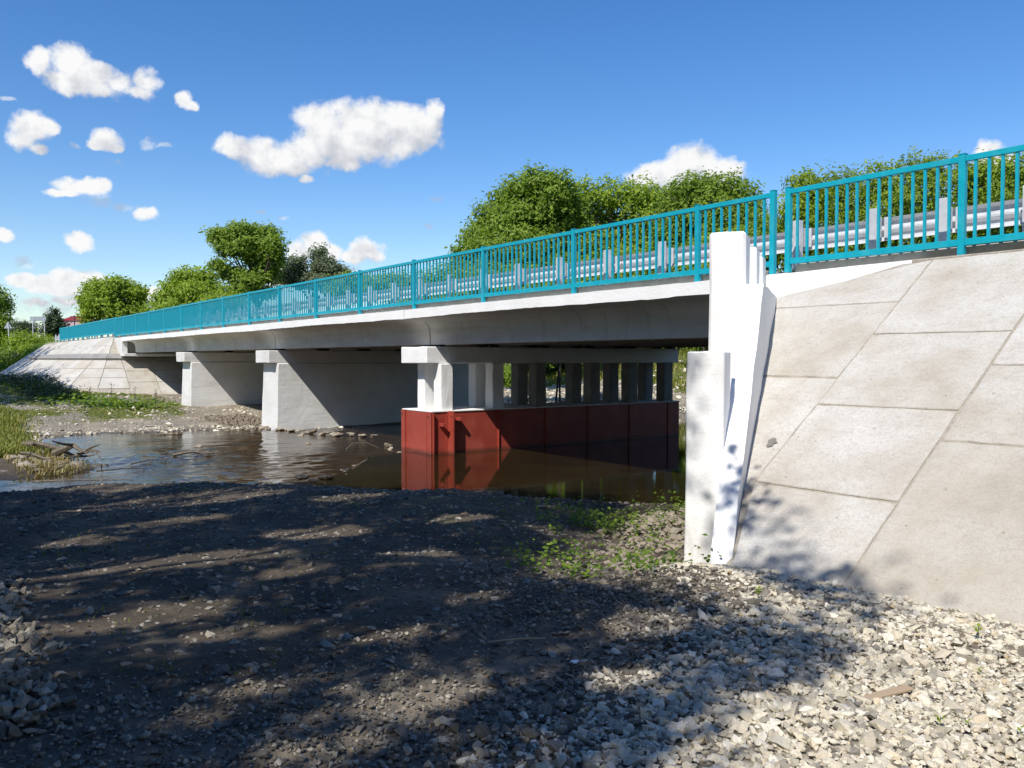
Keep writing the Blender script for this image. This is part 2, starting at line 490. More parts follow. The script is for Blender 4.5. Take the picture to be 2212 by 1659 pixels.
simple_mat('wet_rock', (.045, .036, .027), .35)
simple_mat('sign_back', (.36, .38, .40), .5, .3)
simple_mat('sign_post', (.62, .63, .64), .6)
simple_mat('pole_wood', (.10, .085, .07), .9)
simple_mat('red_roof', (.33, .025, .05), .6)
simple_mat('pink_wall', (.55, .36, .37), .8)
simple_mat('litter_white', (.75, .80, .84), .6)
simple_mat('plank_wood', (.40, .30, .20), .85)
simple_mat('foam', (.62, .62, .60), .6)
simple_mat('bearing', (.03, .03, .03), .8)

# ------------------------------------------------------------------ mesh helpers


def tag(o, label=None, cat=None, group=None, kind=None):
    if label: o['label'] = label
    if cat: o['category'] = cat
    if group: o['group'] = group
    if kind: o['kind'] = kind
    return o


def empty(name, loc=(0, 0, 0)):
    o = bpy.data.objects.new(name, None); COL.objects.link(o)
    o.empty_display_size = .2
    o.location = loc
    return o


def link(name, me, mat=None, parent=None, smooth=False):
    if mat is not None:
        me.materials.append(MAT[mat])
    if smooth:
        me.shade_smooth()
    o = bpy.data.objects.new(name, me); COL.objects.link(o)
    if parent is not None:
        o.parent = parent
        o.matrix_parent_inverse = Matrix.Translation(-Vector(root_loc(parent)))
    return o


def root_loc(o):
    """shapes are authored in world space; a part's own matrix is the identity"""
    return Vector(o.location) if o.parent is None else Vector((0, 0, 0))


def raw_mesh(name, verts, faces):
    """verts (N,3), faces (M,k) all the same size"""
    verts = np.asarray(verts, np.float32); faces = np.asarray(faces, np.int32)
    me = bpy.data.meshes.new(name)
    me.vertices.add(len(verts)); me.vertices.foreach_set('co', verts.ravel())
    k = faces.shape[1]
    me.loops.add(faces.size); me.loops.foreach_set('vertex_index', faces.ravel())
    me.polygons.add(len(faces))
    me.polygons.foreach_set('loop_start', np.arange(0, faces.size, k, dtype=np.int32))
    me.polygons.foreach_set('loop_total', np.full(len(faces), k, np.int32))
    me.update(calc_edges=True)
    me.shade_flat()
    return me


class B:
    """collects shapes into one mesh"""
    def __init__(self):
        self.bm = bmesh.new()

    def hexa(self, p, bevel=0.0):
        """8 corners: 4 bottom counter-clockwise, 4 top"""
        vs = [self.bm.verts.new(q) for q in p]
        fs = [self.bm.faces.new([vs[i] for i in f]) for f in
              ((3, 2, 1, 0), (4, 5, 6, 7), (0, 1, 5, 4), (1, 2, 6, 5), (2, 3, 7, 6), (3, 0, 4, 7))]
        if bevel:
            es = list({e for f in fs for e in f.edges})
            bmesh.ops.bevel(self.bm, geom=es, offset=bevel, segments=1, affect='EDGES')
        return self

    def box(self, x0, x1, y0, y1, z0, z1, bevel=0.0):
        return self.hexa([(x0, y0, z0), (x1, y0, z0), (x1, y1, z0), (x0, y1, z0),
                          (x0, y0, z1), (x1, y0, z1), (x1, y1, z1), (x0, y1, z1)], bevel)

    def obox(self, c, u, v, w, bevel=0.0):
        """oriented box: centre, half-axis vectors"""
        c, u, v, w = map(Vector, (c, u, v, w))
        return self.hexa([c - u - v - w, c + u - v - w, c + u + v - w, c - u + v - w,
                          c - u - v + w, c + u - v + w, c + u + v + w, c - u + v + w], bevel)

    def prism_x(self, prof, x0, x1, closed=True):
        """profile [(y,z)] extruded along x"""
        a = [self.bm.verts.new((x0, y, z)) for y, z in prof]
        b = [self.bm.verts.new((x1, y, z)) for y, z in prof]
        n = len(prof)
        for i in range(n if closed else n - 1):
            j = (i + 1) % n
            self.bm.faces.new((a[i], a[j], b[j], b[i]))
        if closed:
            self.bm.faces.new(list(reversed(a))); self.bm.faces.new(b)
        return self

    def tube(self, pts, rad, n=6, cap=True):
        pts = [Vector(p) for p in pts]
        if not hasattr(rad, '__len__'):
            rad = [rad] * len(pts)
        rings = []
        for i, p in enumerate(pts):
            d = (pts[min(i + 1, len(pts) - 1)] - pts[max(i - 1, 0)]).normalized()
            a = d.cross(Vector((0, 0, 1)) if abs(d.z) < .9 else Vector((1, 0, 0))).normalized(); b = d.cross(a)
            rings.append([self.bm.verts.new(p + (a * math.cos(t) + b * math.sin(t)) * rad[i])
                          for t in (2 * math.pi * k / n for k in range(n))])
        for r0, r1 in zip(rings, rings[1:]):
            for k in range(n):
                self.bm.faces.new((r0[k], r0[(k + 1) % n], r1[(k + 1) % n], r1[k]))
        if cap:
            self.bm.faces.new(list(reversed(rings[0]))); self.bm.faces.new(rings[-1])
        return self

    def rough(self, cuts=6, amp=.01, freq=3.0, seed=0):
        """cut long edges and shake the surface a little, as hand-painted concrete"""
        es = [e for e in self.bm.edges if e.calc_length() > .25]
        bmesh.ops.subdivide_edges(self.bm, edges=es, cuts=cuts, use_grid_fill=True)
        from mathutils import noise
        for v in self.bm.verts:
            q = v.co * freq + Vector((seed, seed * 1.7, 0))
            v.co += noise.noise_vector(q) * amp + noise.noise_vector(q * 4) * amp * .35
        return self

    def build(self, name, mat, parent=None, smooth=False):
        me = bpy.data.meshes.new(name)
        bmesh.ops.recalc_face_normals(self.bm, faces=self.bm.faces)
        self.bm.to_mesh(me); self.bm.free()
        return link(name, me, mat, parent, smooth)


def copy_of(o, loc, parent=None, **tags):
    c = o.copy(); COL.objects.link(c)
    c.location = loc
    if parent is not None:
        c.parent = parent
    for k, v in tags.items():
        c[k] = v
    return c


def vnoise2(x, y, seed=0):
    """value noise in 2-D, about -1..1"""
    xi = np.floor(x).astype(np.int64); yi = np.floor(y).astype(np.int64)
    fx = x - xi; fy = y - yi
    fx = fx * fx * (3 - 2 * fx); fy = fy * fy * (3 - 2 * fy)

    def h(a, b):
        n = (a * 374761393 + b * 668265263 + seed * 974634777) & 0x7fffffff
        n = ((n ^ (n >> 13)) * 1274126177) & 0x7fffffff
        return ((n ^ (n >> 16)) & 0xffff) / 32767.5 - 1
    return (h(xi, yi) * (1 - fx) + h(xi + 1, yi) * fx) * (1 - fy) + (h(xi, yi + 1) * (1 - fx) + h(xi + 1, yi + 1) * fx) * fy


def fbm2(x, y, oct=4, seed=0):
    s = 0; a = 1; t = 0
    for i in range(oct):
        s = s + a * vnoise2(x * 2 ** i, y * 2 ** i, seed + i * 17); t += a; a *= .5
    return s / t


def sstep(v, a, b):
    t = np.clip((v - a) / (b - a), 0, 1)
    return t * t * (3 - 2 * t)


def project(P):
    q = np.asarray(P) - CAM
    z = q @ FWD
    z = np.where(np.abs(z) < 1e-6, 1e-6, z)
    return 1106 + FPX * (q @ RGT) / z, 829.5 - FPX * (q @ UPV) / z, z


# ------------------------------------------------------------------ terrain
POOL_Z, STREAM_Z = -2.33, -2.50
RIVER = np.array([
    # near shore, from downstream (left) to the bridge
    (-60, -30), (-30, -16), (-12, -10.6), (-8.54, -9.18), (-8.54, -8.76), (-8.82, -8.0), (-8.74, -7.23), (-7.87, -5.74), (-7.14, -4.54), (-6.2, -3.9),
    (-5.3, -4.07), (-4.47, -3.47), (-3.8, -2.91), (-3.33, -2.26), (-2.61, -1.78), (-1.99, -1.26), (-1.32, -.81), (-.65, -.42), (-.09, -.16),
    (.7, .8), (1.0, 5), (1.2, 9), (5, 16), (12, 26), (24, 38), (40, 60),
    # far shore, back to the left
    (30, 70), (10, 45), (0, 33), (-10, 25), (-17.2, 18.4), (-18.3, 14), (-18.6, 9), (-18.7, 5), (-18.9, 2.9), (-19.6, 1.3), (-20.1, 0), (-20.5, -1.2),
    (-20.7, -2.4), (-21.4, -5.1), (-21.3, -6.5), (-18.2, -7.3), (-17.4, -6.95), (-14.2, -6.52), (-12.13, -6.27), (-11.33, -7.16), (-10.8, -8.1),
    (-10.9, -9.0), (-14, -10.6), (-30, -22), (-60, -44)])
WEIR = np.array([(-6.0, -4.1), (-6.2, -3.6), (-7.4, -2.4), (-9.1, -1.1), (-9.7, 0), (-9.7, 9.5), (-18, 10)])
BASE = np.array([  # x, y, height of the land
    (8.9, -10.1, -1.64), (6.5, -7.5, -1.72), (12, -8, -1.62), (14, -14, -1.5), (2, -9.6, -1.80), (4.3, -9.7, -1.70), (-2, -9.5, -1.98), (-5, -8.5, -2.2), (0, -13, -1.7),
    (2.5, -7, -1.84), (4.4, -6.2, -1.80), (4.25, -5.0, -1.74), (5.5, -4.6, -1.76), (8, -4.4, -1.78), (13, -4.4, -1.76), (20, -5, -1.7), (0, -5, -2.02),
    (3.0, -4.3, -2.22), (1.8, -3.3, -2.28), (2.6, -3.2, -2.34), (1.2, -4.8, -2.0), (.5, -1.5, -2.3), (2.0, -2.0, -2.35), (3.3, -5.1, -1.95), (2, 2, -1.6), (2.2, 6, -1.4),
    (-21, 1, -2.42), (-24, -3, -2.33), (-26, 2, -2.3), (-31, .5, -2.19), (-31, 6, -2.1), (-40, 3, -2.0), (-30, -5, -2.15), (-36, -3.5, -1.9), (-44, -4.5, -1.52), (-58, -4.2, -1.38),
    (-70, -4.5, -1.25), (-40, -9, -1.75), (-30, -9.5, -2.0), (-20, -9, -2.25), (-15, -7.9, -2.38), (-12, -7.4, -2.42), (-60, -14, -1.2), (-90, -12, -.6), (-80, -5.5, -.5), (-40, -20, -1.6),
    (-23, 11, -2.1), (-24, 14, -1.98), (-30, 18, -1.75), (-38, 24, -1.45), (-48, 32, -.9), (-19, 20.7, -1.3), (-21, 22.9, -.6), (-24.3, 26.4, .25), (-31, 33, 1.4), (-40, 42, 1.9),
    (-10, 30, .6), (0, 42, 1.0), (20, 15, -.5), (12, 12, -1.0), (-60, 30, -.6), (-70, 60, 0), (-120, 40, .3), (-150, -10, .8), (-150, -60, -.5), (60, -10, -1.2), (60, 30, 0), (0, -40, -1.4),
    (-60, -60, -1.6), (0, 120, .6), (-120, 120, .6)])


def seg_sdist(x, y, poly):
    d2 = np.full(x.shape, 1e18); inside = np.zeros(x.shape, bool)
    n = len(poly)
    for i in range(n):
        ax, ay = poly[i]; bx, by = poly[(i + 1) % n]
        ex, ey = bx - ax, by - ay
        t = np.clip(((x - ax) * ex + (y - ay) * ey) / (ex * ex + ey * ey + 1e-12), 0, 1)
        dx = x - ax - t * ex; dy = y - ay - t * ey
        d2 = np.minimum(d2, dx * dx + dy * dy)
        c = ((ay > y) != (by > y)) & (x < (bx - ax) * (y - ay) / (by - ay + 1e-12) + ax)
        inside ^= c
    d = np.sqrt(d2)
    return np.where(inside, -d, d)


def line_dist(x, y, pts):
    d2 = np.full(x.shape, 1e18)
    for (ax, ay), (bx, by) in zip(pts, pts[1:]):
        ex, ey = bx - ax, by - ay
        t = np.clip(((x - ax) * ex + (y - ay) * ey) / (ex * ex + ey * ey), 0, 1)
        d2 = np.minimum(d2, (x - ax - t * ex) ** 2 + (y - ay - t * ey) ** 2)
    return np.sqrt(d2)


STREAM_POLY = np.array([(-6.0, -4.1), (-6.2, -3.6), (-7.4, -2.4), (-9.1, -1.1), (-9.3, 0), (-9.3, 9.8), (-30, 9.8), (-30, 0), (-30, -6), (-62, -20), (-62, -46), (-30, -30), (-8, -12), (-4, -8)])
EMB = 1.4


def wing_line_x(y):
    return 2.84 + (-2.11 - y) * .608


def embank(x, y):
    """height of the road embankments under their paving"""
    # left: rounded corner round (-44.2, -0.1)
    dx = np.maximum(x + 44.2, 0); dy = np.maximum(np.maximum(-.1 - y, y - 9.5), 0)
    hl = 1.3 - np.sqrt(dx * dx + dy * dy) / EMB
    hl = np.where(x < 0, hl, -9)
    dyr = np.maximum(np.maximum(-.1 - y, y - 9.5), 0)
    hr = 1.2 - dyr / EMB
    ok = np.where(y < -.1, x > wing_line_x(y), x > 2.3)
    hr = np.where(ok & (x > 1.5), hr, -9)
    return np.maximum(hl - .38, hr - .16)


def ground_z(x, y, detail=True):
    x = np.asarray(x, float); y = np.asarray(y, float)
    num = np.zeros(x.shape); den = np.zeros(x.shape)
    for bx, by, bz in BASE:
        r2 = (x - bx) ** 2 + (y - by) ** 2 + .15
        w = 1 / r2 ** 1.6
        num += w * bz; den += w
    b = num / den
    d = seg_sdist(x, y, RIVER)
    near = np.hypot(x - 3, y + 6)
    wob = fbm2(x * 1.3, y * 1.3, 3, 5) * .28 + fbm2(x * 4.5, y * 4.5, 2, 8) * .09
    d = d + wob * sstep(near, 60, 10)
    L = np.where(seg_sdist(x, y, STREAM_POLY) < 0, STREAM_Z, POOL_Z)
    sd = np.clip(seg_sdist(x, y, STREAM_POLY) / .5, -1, 1)
    L = STREAM_Z + (POOL_Z - STREAM_Z) * (sd * .5 + .5)
    D = 2.2 + 0 * x
    out = L + (b - L) * sstep(d, -.35, D) + .015
    bed = L - .06 - .40 * sstep(-d, 0, 2.5)
    h = np.where(d > 0, np.maximum(out, L + .012 * d), bed)
    h = np.where(np.abs(d) < .25, bed + (out - bed) * sstep(d, -.25, .25), h)
    wd = line_dist(x, y, [tuple(p) for p in WEIR[:5]])
    h = np.maximum(h, np.where(wd < .6, POOL_Z - .03 - wd * .5, -99))
    if detail:
        h = h + fbm2(x * .9, y * .9, 4, 21) * .05 + fbm2(x * 7, y * 7, 3, 33) * .012 * sstep(near, 40, 6)
    return np.maximum(h, embank(x, y))


def axis(breaks):
    out = []
    for (a, b, s) in breaks:
        out.append(np.arange(a, b, s))
    out.append(np.array([breaks[-1][1]]))
    return np.concatenate(out)


def build_ground():
    xs = axis([(-3000, -600, 240), (-600, -200, 40), (-200, -80, 6), (-80, -24, .6), (-24, -9, .16), (-9, 8.5, .066), (8.5, 14, .14), (14, 40, .8), (40, 160, 8), (160, 3000, 260)])
    ys = axis([(-3000, -300, 270), (-300, -60, 24), (-60, -14, 2.2), (-14, -10.4, .3), (-10.4, 1.2, .066), (1.2, 14, .3), (14, 30, .35), (30, 60, 1.2), (60, 200, 10), (200, 3000, 200)])
    X, Y = np.meshgrid(xs, ys)
    x = X.ravel(); y = Y.ravel()
    z = ground_z(x, y)
    nx, ny = len(xs), len(ys)
    idx = np.arange(nx * ny).reshape(ny, nx)
    F = np.stack([idx[:-1, :-1], idx[:-1, 1:], idx[1:, 1:], idx[1:, :-1]], -1).reshape(-1, 4)
    me = raw_mesh('ground', np.stack([x, y, z], -1), F)
    # zones: grass, pale gravel, damp with painted shade
    d = seg_sdist(x, y, RIVER)
    grass = np.zeros(x.shape)
    far = (x < -20) & (y < 8)
    g1 = sstep(fbm2(x * .25, y * .6, 3, 3), -.35, .4) * sstep(d, .8, 2.6)
    grass = np.where(far, .26 + .7 * g1 * sstep(y, .8, -1.5) * sstep(x, -24, -27), grass)
    grass = np.where((x < -74) | (y > 30) | (x < -30) & (y < -6.5), .85, grass)
    grass = np.where((y > 19) & (d > 1.2), .75, grass)
    grass = np.where((y > 9) & (x > 3), .8, grass)
    grass = np.where((x > -3) & (x < 4) & (y > -5.6) & (y < .5), .34, grass)
    grass = np.where((np.hypot(x, y) > 90), .8, grass)
    grass = np.where((y < -14) & (x > -20), .35, grass)
    grav = .28 + .25 * fbm2(x * .6, y * .6, 3, 12)
    grav = np.where((x > -10) & (y < 2), .12 + .2 * fbm2(x * 2, y * 2, 3, 15), grav)
    grav = np.where((x * .93 + y * .36 > 2.7) & (y < -5.2), .60, grav)
    grav = np.where((d < 1.2) & (d > 0) & (x < -12), .75, grav)
    grav = np.where((y > 8) & (x < -16) & (y < 30), .95, grav)
    grav = np.where(far, .55 + .3 * fbm2(x * .3, y * .8, 3, 40), grav)
    L = np.where(seg_sdist(x, y, STREAM_POLY) < 0, STREAM_Z, POOL_Z)
    damp = sstep(z - L, .10, .0) * (np.abs(d) < 4)
    dark = sstep(fbm2(x * .35, y * .35, 3, 51), -.1, .5) * .35 * ((x < 4.5) & (x > -9) & (y < -2))  # patches painted darker to deepen the tree shade on the near bank
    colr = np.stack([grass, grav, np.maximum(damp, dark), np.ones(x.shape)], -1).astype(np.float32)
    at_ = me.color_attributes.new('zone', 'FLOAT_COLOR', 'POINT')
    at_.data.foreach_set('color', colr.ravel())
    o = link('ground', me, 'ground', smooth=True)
    tag(o, kind='structure')


build_ground()


def flat_poly(name, pts, z, mat):
    bm = bmesh.new()
    f = bm.faces.new([bm.verts.new((x, y, z)) for x, y in pts])
    me = bpy.data.meshes.new(name); bm.to_mesh(me); bm.free()
    if me.polygons[0].normal.z < 0:
        me.flip_normals()
    return tag(link(name, me, mat), kind='structure')


# water: the stream below the stone weir, the pool above it
def wave_sheet():
    """the stream as a real surface of small waves where it is near, flat further off"""
    xs = axis([(-62, -24, 2.0), (-24, -4.9, .07)]); ys = axis([(-46, -12, 1.5), (-12, -9.6, .2), (-9.6, 3.4, .07), (3.4, 9.9, .5)])
    X, Y = np.meshgrid(xs, ys); x = X.ravel(); y = Y.ravel()
    fl = sstep(fbm2(x * .30, y * .30, 2, 201), -.45, .35)
    calm = sstep(np.hypot(x + 9, y + 7.2), .6, 2.2)
    w = fbm2(x * 2.6 + .5 * vnoise2(x * .7, y * .7, 9), y * 2.0, 3, 77) * .026 + fbm2(x * 7, y * 5.5, 2, 79) * .020
    z = STREAM_Z + w * (.25 + .75 * fl) * (.3 + .7 * calm) * (x > -23)
    inside = seg_sdist(x, y, RIVER) < 1.0
    keep = inside & (seg_sdist(x, y, STREAM_POLY) < .25)
    nx, ny = len(xs), len(ys)
    idx = np.arange(nx * ny).reshape(ny, nx)
    F = np.stack([idx[:-1, :-1], idx[:-1, 1:], idx[1:, 1:], idx[1:, :-1]], -1).reshape(-1, 4)
    F = F[keep[F].all(1)]
    used = np.unique(F); mp = np.full(nx * ny, -1); mp[used] = np.arange(len(used))
    me = raw_mesh('river_water', np.stack([x, y, z], -1)[used], mp[F])
    tag(link('river_water', me, 'stream_water', smooth=True), kind='structure')


wave_sheet()
flat_poly('pool_water', [(-6.05, -4.5), (-6.1, -3.7), (-7.35, -2.4), (-9.1, -1.1), (-9.38, -.02), (-9.38, 9.7), (-22, 9.7), (-22, 22), (-10, 40), (30, 80), (50, 70), (30, 20), (2.5, -.5), (-3, -5.0)], POOL_Z, 'pool_water')

# ------------------------------------------------------------------ bridge
PIER_X = [-9.25, -20.0, -30.9]
bridge = empty('road_bridge', (-20, 4, 1.0))
tag(bridge, 'long white painted concrete girder bridge deck spanning the stream', 'bridge')


def girder_profile(yc, first=False, last=False):
    """half-and-half T profile round yc"""
    w, hw, fl = .10, .125, .83
    L_ = yc - .83 if not first else -.12
    R_ = yc + .83 if not last else 9.62
    zb, zt = .34, 1.10
    pts = [(L_, 1.0 if not first else .985), (yc - .42, .955), (yc - .30, .925), (yc - .20, .85), (yc - .15, .75), (yc - hw, .55), (yc - hw, zb + .01), (yc - hw + .02, zb),
           (yc + hw - .02, zb), (yc + hw, zb + .01), (yc + hw, .55), (yc + .15, .75), (yc + .20, .85), (yc + .30, .925), (yc + .42, .955), (R_, 1.0), (R_, zt), (L_, zt)]
    return pts


SPANS = [(-9.24, 1.75), (-19.99, -9.27), (-30.89, -20.02), (-42.1, -30.92)]
for si, (x0, x1) in enumerate(SPANS):
    for gi in range(6):
        b = B()
        yc = .72 + gi * 1.66
        b.prism_x(girder_profile(yc, gi == 0, gi == 5), x0 + .012, x1 - .012)
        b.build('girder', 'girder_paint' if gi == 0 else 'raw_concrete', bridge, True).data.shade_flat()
    # bearing pads
    for xe in (x0 + .25, x1 - .25):
        if -41 < xe < 0:
            for gi in range(6):
                yc = .72 + gi * 1.66
                B().box(xe - .1, xe + .1, yc - .09, yc + .09, .292, .341).build('bearing_pad', 'bearing', bridge)
    # fascia: the white edge beam of each span, its lower edge uneven
    n = 70
    xsn = np.linspace(x0 + .004, x1 - .004, n)
    b = B()
    prof = []
    for k, xx in enumerate(xsn):
        sag = .018 * math.sin((xx - x0) / (x1 - x0) * math.pi) + .012 * vnoise2(np.array([xx * .9]), np.array([si * 3.3]), 4)[0]
        jag = .008 * vnoise2(np.array([xx * 9]), np.array([1.7]), 9)[0]
        zb = .975 + sag + jag; zt = 1.195 + .006 * vnoise2(np.array([xx * 6]), np.array([4.2]), 3)[0]
        yf = -.15 + .012 * vnoise2(np.array([xx * .5]), np.array([9.2]), 6)[0]
        prof.append([b.bm.verts.new(p) for p in ((xx, yf, zb), (xx, yf, zt), (xx, .20, zt), (xx, .20, 1.11), (xx, -.115, 1.11), (xx, -.115, zb))])
    for p, q in zip(prof, prof[1:]):
        for k in range(6):
            b.bm.faces.new((p[k], p[(k + 1) % 6], q[(k + 1) % 6], q[k]))
    b.bm.faces.new(list(reversed(prof[0]))); b.bm.faces.new(prof[-1])
    b.build('edge_beam', 'white_paint', bridge)
B().box(-43.6, 1.72, .22, 9.62, 1.112, 1.19).build('deck_slab', 'raw_concrete', bridge)
for (xa, xb) in [(-43.5, -32.0), (-31.98, -20.0), (-19.98, -9.3), (-9.28, 1.0)]:
    B().box(xa, xb, .075, .95, 1.199, 1.325, .012).build('kerb', 'kerb_concrete', bridge)
road = B().box(-400, 80, .98, 8.6, 1.192, 1.262).build('road', 'asphalt'); tag(road, kind='structure')


def noisy_box(b, x0, x1, y0, y1, z0, z1, bev=.02):
    b.box(x0, x1, y0, y1, z0, z1, bev)
    return b


# piers
p3 = empty('bridge_pier', (-9.25, 4.5, -2.5))
tag(p3, 'bridge pier of paired white columns on a dark red steel casing in the pool', 'pier', 'bridge piers')
B().box(-9.97, -8.68, .15, 9.05, -.125, .292, .02).rough(5, .012, 2.5, 1).build('cap', 'white_paint', p3)
for k, y0 in enumerate([.5, 2.05, 3.45, 5.4, 6.87, 8.33]):
    for xx in (-9.74, -8.94):
        B().box(xx, xx + .345, y0, y0 + .36, -1.29, -.12, .02).rough(3, .014, 3.0, k + xx).build('column', 'white_paint' if k < 2 else 'dull_or_shaded_concrete', p3)  # inner columns coloured darker, standing in for shade under the deck
casing = B().box(-9.98, -8.52, .2, 8.9, -2.95, -1.31).build('steel_casing', 'red_paint', p3)
B().box(-9.99, -8.5, .19, 8.91, -1.308, -1.278, .005).rough(8, .004, 4, 3).build('casing_top', 'white_paint', p3)


def flange(name, pts, z0, z1):
    b = B()
    for (x0, x1, y0, y1) in pts:
        b.box(x0, x1, y0, y1, z0, z1)
    return b.build(name, 'red_paint', casing)


flange('flange', [(-9.99, -9.80, .165, .185), (-9.81, -9.79, .155, .20)], -2.9, -1.30)
flange('flange', [(-8.72, -8.50, .165, .185), (-8.73, -8.71, .155, .20)], -2.9, -1.30)
flange('flange', [(-8.52, -8.44, .205, .225)], -2.9, -1.32)
flange('flange', [(-8.52, -8.27, .66, .69), (-8.52, -8.505, .60, .66)], -2.9, -1.285)
for yy in (2.15, 3.7, 5.2, 6.8, 8.4):
    flange('flange', [(-8.52, -8.47 if yy < 3 else -8.495, yy, yy + .02)], -2.9, -1.32)
for (x, y, z) in [(-8.44, .45, -1.62), (-8.44, .93, -1.50)]:
    B().obox((x, y, z), (.10, 0, 0), (0, .045, 0), (0, 0, .04), .006).build('bolt', 'red_paint', casing)
for (x, y) in [(-9.93, .158), (-8.63, .158), (-8.34, .652)]:
    B().tube([(x, y, -1.42), (x, y + .02, -1.42)], .022, 8).build('bolt_hole', 'black_gap', casing)

for i, (xc, zb, lab) in enumerate([(-20.0, -3.0, 'solid white wall pier standing at the edge of the stream'), (-30.75, -2.8, 'smaller white wall pier on dry gravel near the far abutment')]):
    p = empty('bridge_pier', (xc, 4.5, -2.4)); tag(p, lab, 'pier', 'bridge piers')
    B().box(xc - .66, xc + .66, .1, 9.05, -.16, .285, .02).rough(5, .012, 2.2, i + 5).build('cap', 'white_far', p)
    b = B()
    b.hexa([(xc - .78, .3, zb), (xc + .76, .3, zb), (xc + .76, 8.8, zb), (xc - .78, 8.8, zb),
            (xc - .71, .4, -.155), (xc + .70, .4, -.155), (xc + .70, 8.7, -.155), (xc - .71, 8.7, -.155)], .03)
    b.rough(8, .014, 1.8, i + 11).build('wall', 'white_far', p)

# right abutment with the flared wing wall and its piles
ab = empty('bridge_abutment', (2, 0, -1.8))
tag(ab, 'near white bridge abutment with sloping wing wall and stepped posts', 'abutment', 'bridge abutments')
B().box(1.77, 2.5, .3, 9.6, -3.0, 1.105).build('back_wall', 'white_paint', ab)
B().box(1.2, 1.75, .1, 9.2, -.15, .30, .02).build('seat', 'white_paint', ab)
T0 = np.array([2.84, -2.11, .86]); WV = np.array([.5196, -.8544, 0]); NV = np.array([-.8544, -.5196, 0])


def wing_pt(s, off, z):
    p = T0 + WV * s + NV * off
    return (p[0], p[1], z)


b = B()
ps = []
for (sv, zt, wd) in ((-2.38, .80, .23), (0.0, .86, .23), (2.5, -1.79, .19), (2.95, -2.27, .19)):
    ps.append([wing_pt(sv, 0, -3), wing_pt(sv, wd, -3), wing_pt(sv, wd, zt), wing_pt(sv, 0, zt)])
for a, c in zip(ps, ps[1:]):
    b.hexa([a[0], c[0], c[1], a[1], a[3], c[3], c[2], a[2]])
bmesh.ops.remove_doubles(b.bm, verts=b.bm.verts, dist=.001)
b.rough(10, .012, 2.6, 4).build('wing_wall', 'white_paint', ab)


def post(s0, s1, n0, n1, z0, z1, flare=0.0, seed=0, bev=.03):
    b = B()
    b.hexa([wing_pt(s0, n0, z0), wing_pt(s1, n0, z0), wing_pt(s1, n1 + flare, z0), wing_pt(s0, n1 + flare, z0),
            wing_pt(s0, n0, z1), wing_pt(s1, n0, z1), wing_pt(s1, n1, z1), wing_pt(s0, n1, z1)], bev)
    return b.rough(6, .009, 3.2, seed).build('post', 'white_paint', ab)


post(-.60, -.17, .225, .655, -2.8, 1.51, 0, 3)
post(-1.70, -1.30, .225, .655, -.5, 1.46, 0, 5, .02)
post(-2.48, -2.10, .225, .62, -.5, 1.43, 0, 6, .02)
post(1.25, 1.68, .195, .56, -3.0, .07, .03, 8, .014)
# broken concrete end of the deck and the painted cheek under the approach railing
b = B(); b.hexa([(1.40, -.20, .72), (1.62, -.22, .70), (1.62, .2, .72), (1.40, .2, .75), (1.36, -.20, 1.19), (1.60, -.20, 1.15), (1.60, .2, 1.17), (1.36, .2, 1.20)], .02)
b.rough(4, .02, 6, 9).build('broken_edge', 'white_paint', ab)
b = B(); b.hexa([(1.66, -.16, .70), (1.90, -.30, .62), (1.90, .25, .62), (1.66, .25, .70), (1.64, -.10, .98), (1.90, -.10, .94), (1.90, .25, .98), (1.64, .25, 1.0)], .02)
b.rough(4, .02, 7, 12).build('broken_edge', 'joint_mortar', ab)
b = B()
b.hexa([(1.72, -.62, .60), (3.55, -.10, 1.02), (3.55, .2, 1.02), (1.72, .2, .60),
        (1.72, -.14, 1.185), (3.55, -.075, 1.215), (3.55, .2, 1.215), (1.72, .2, 1.185)])
b.rough(6, .008, 3, 7).build('edge_beam', 'white_paint', ab)
B().box(1.70, 14, .085, .95, 1.02, 1.335, .015).rough(8, .004, 4, 2).build('kerb', 'kerb_concrete', ab)
B().box(3.5, 14, -.10, .08, .95, 1.215, .01).build('verge', 'joint_mortar', ab)

# left abutment
al = empty('bridge_abutment', (-43, 0, -.5))
tag(al, 'far white bridge abutment resting on the paved embankment cone', 'abutment', 'bridge abutments')
B().box(-44.0, -42.6, .22, 9.6, -.2, 1.105, .02).build('back_wall', 'white_far', al)
B().box(-44.1, -42.15, -.12, .20, .28, 1.19, .02).rough(3, .01, 2, 1).build('cheek', 'white_far', al)
B().box(-43.6, -41.3, -.15, 9.4, .12, .285, .02).rough(4, .008, 2, 1).build('seat', 'white_far', al)
B().box(-75, -44.12, .10, .95, 1.10, 1.34, .015).build('kerb', 'kerb_concrete', al)


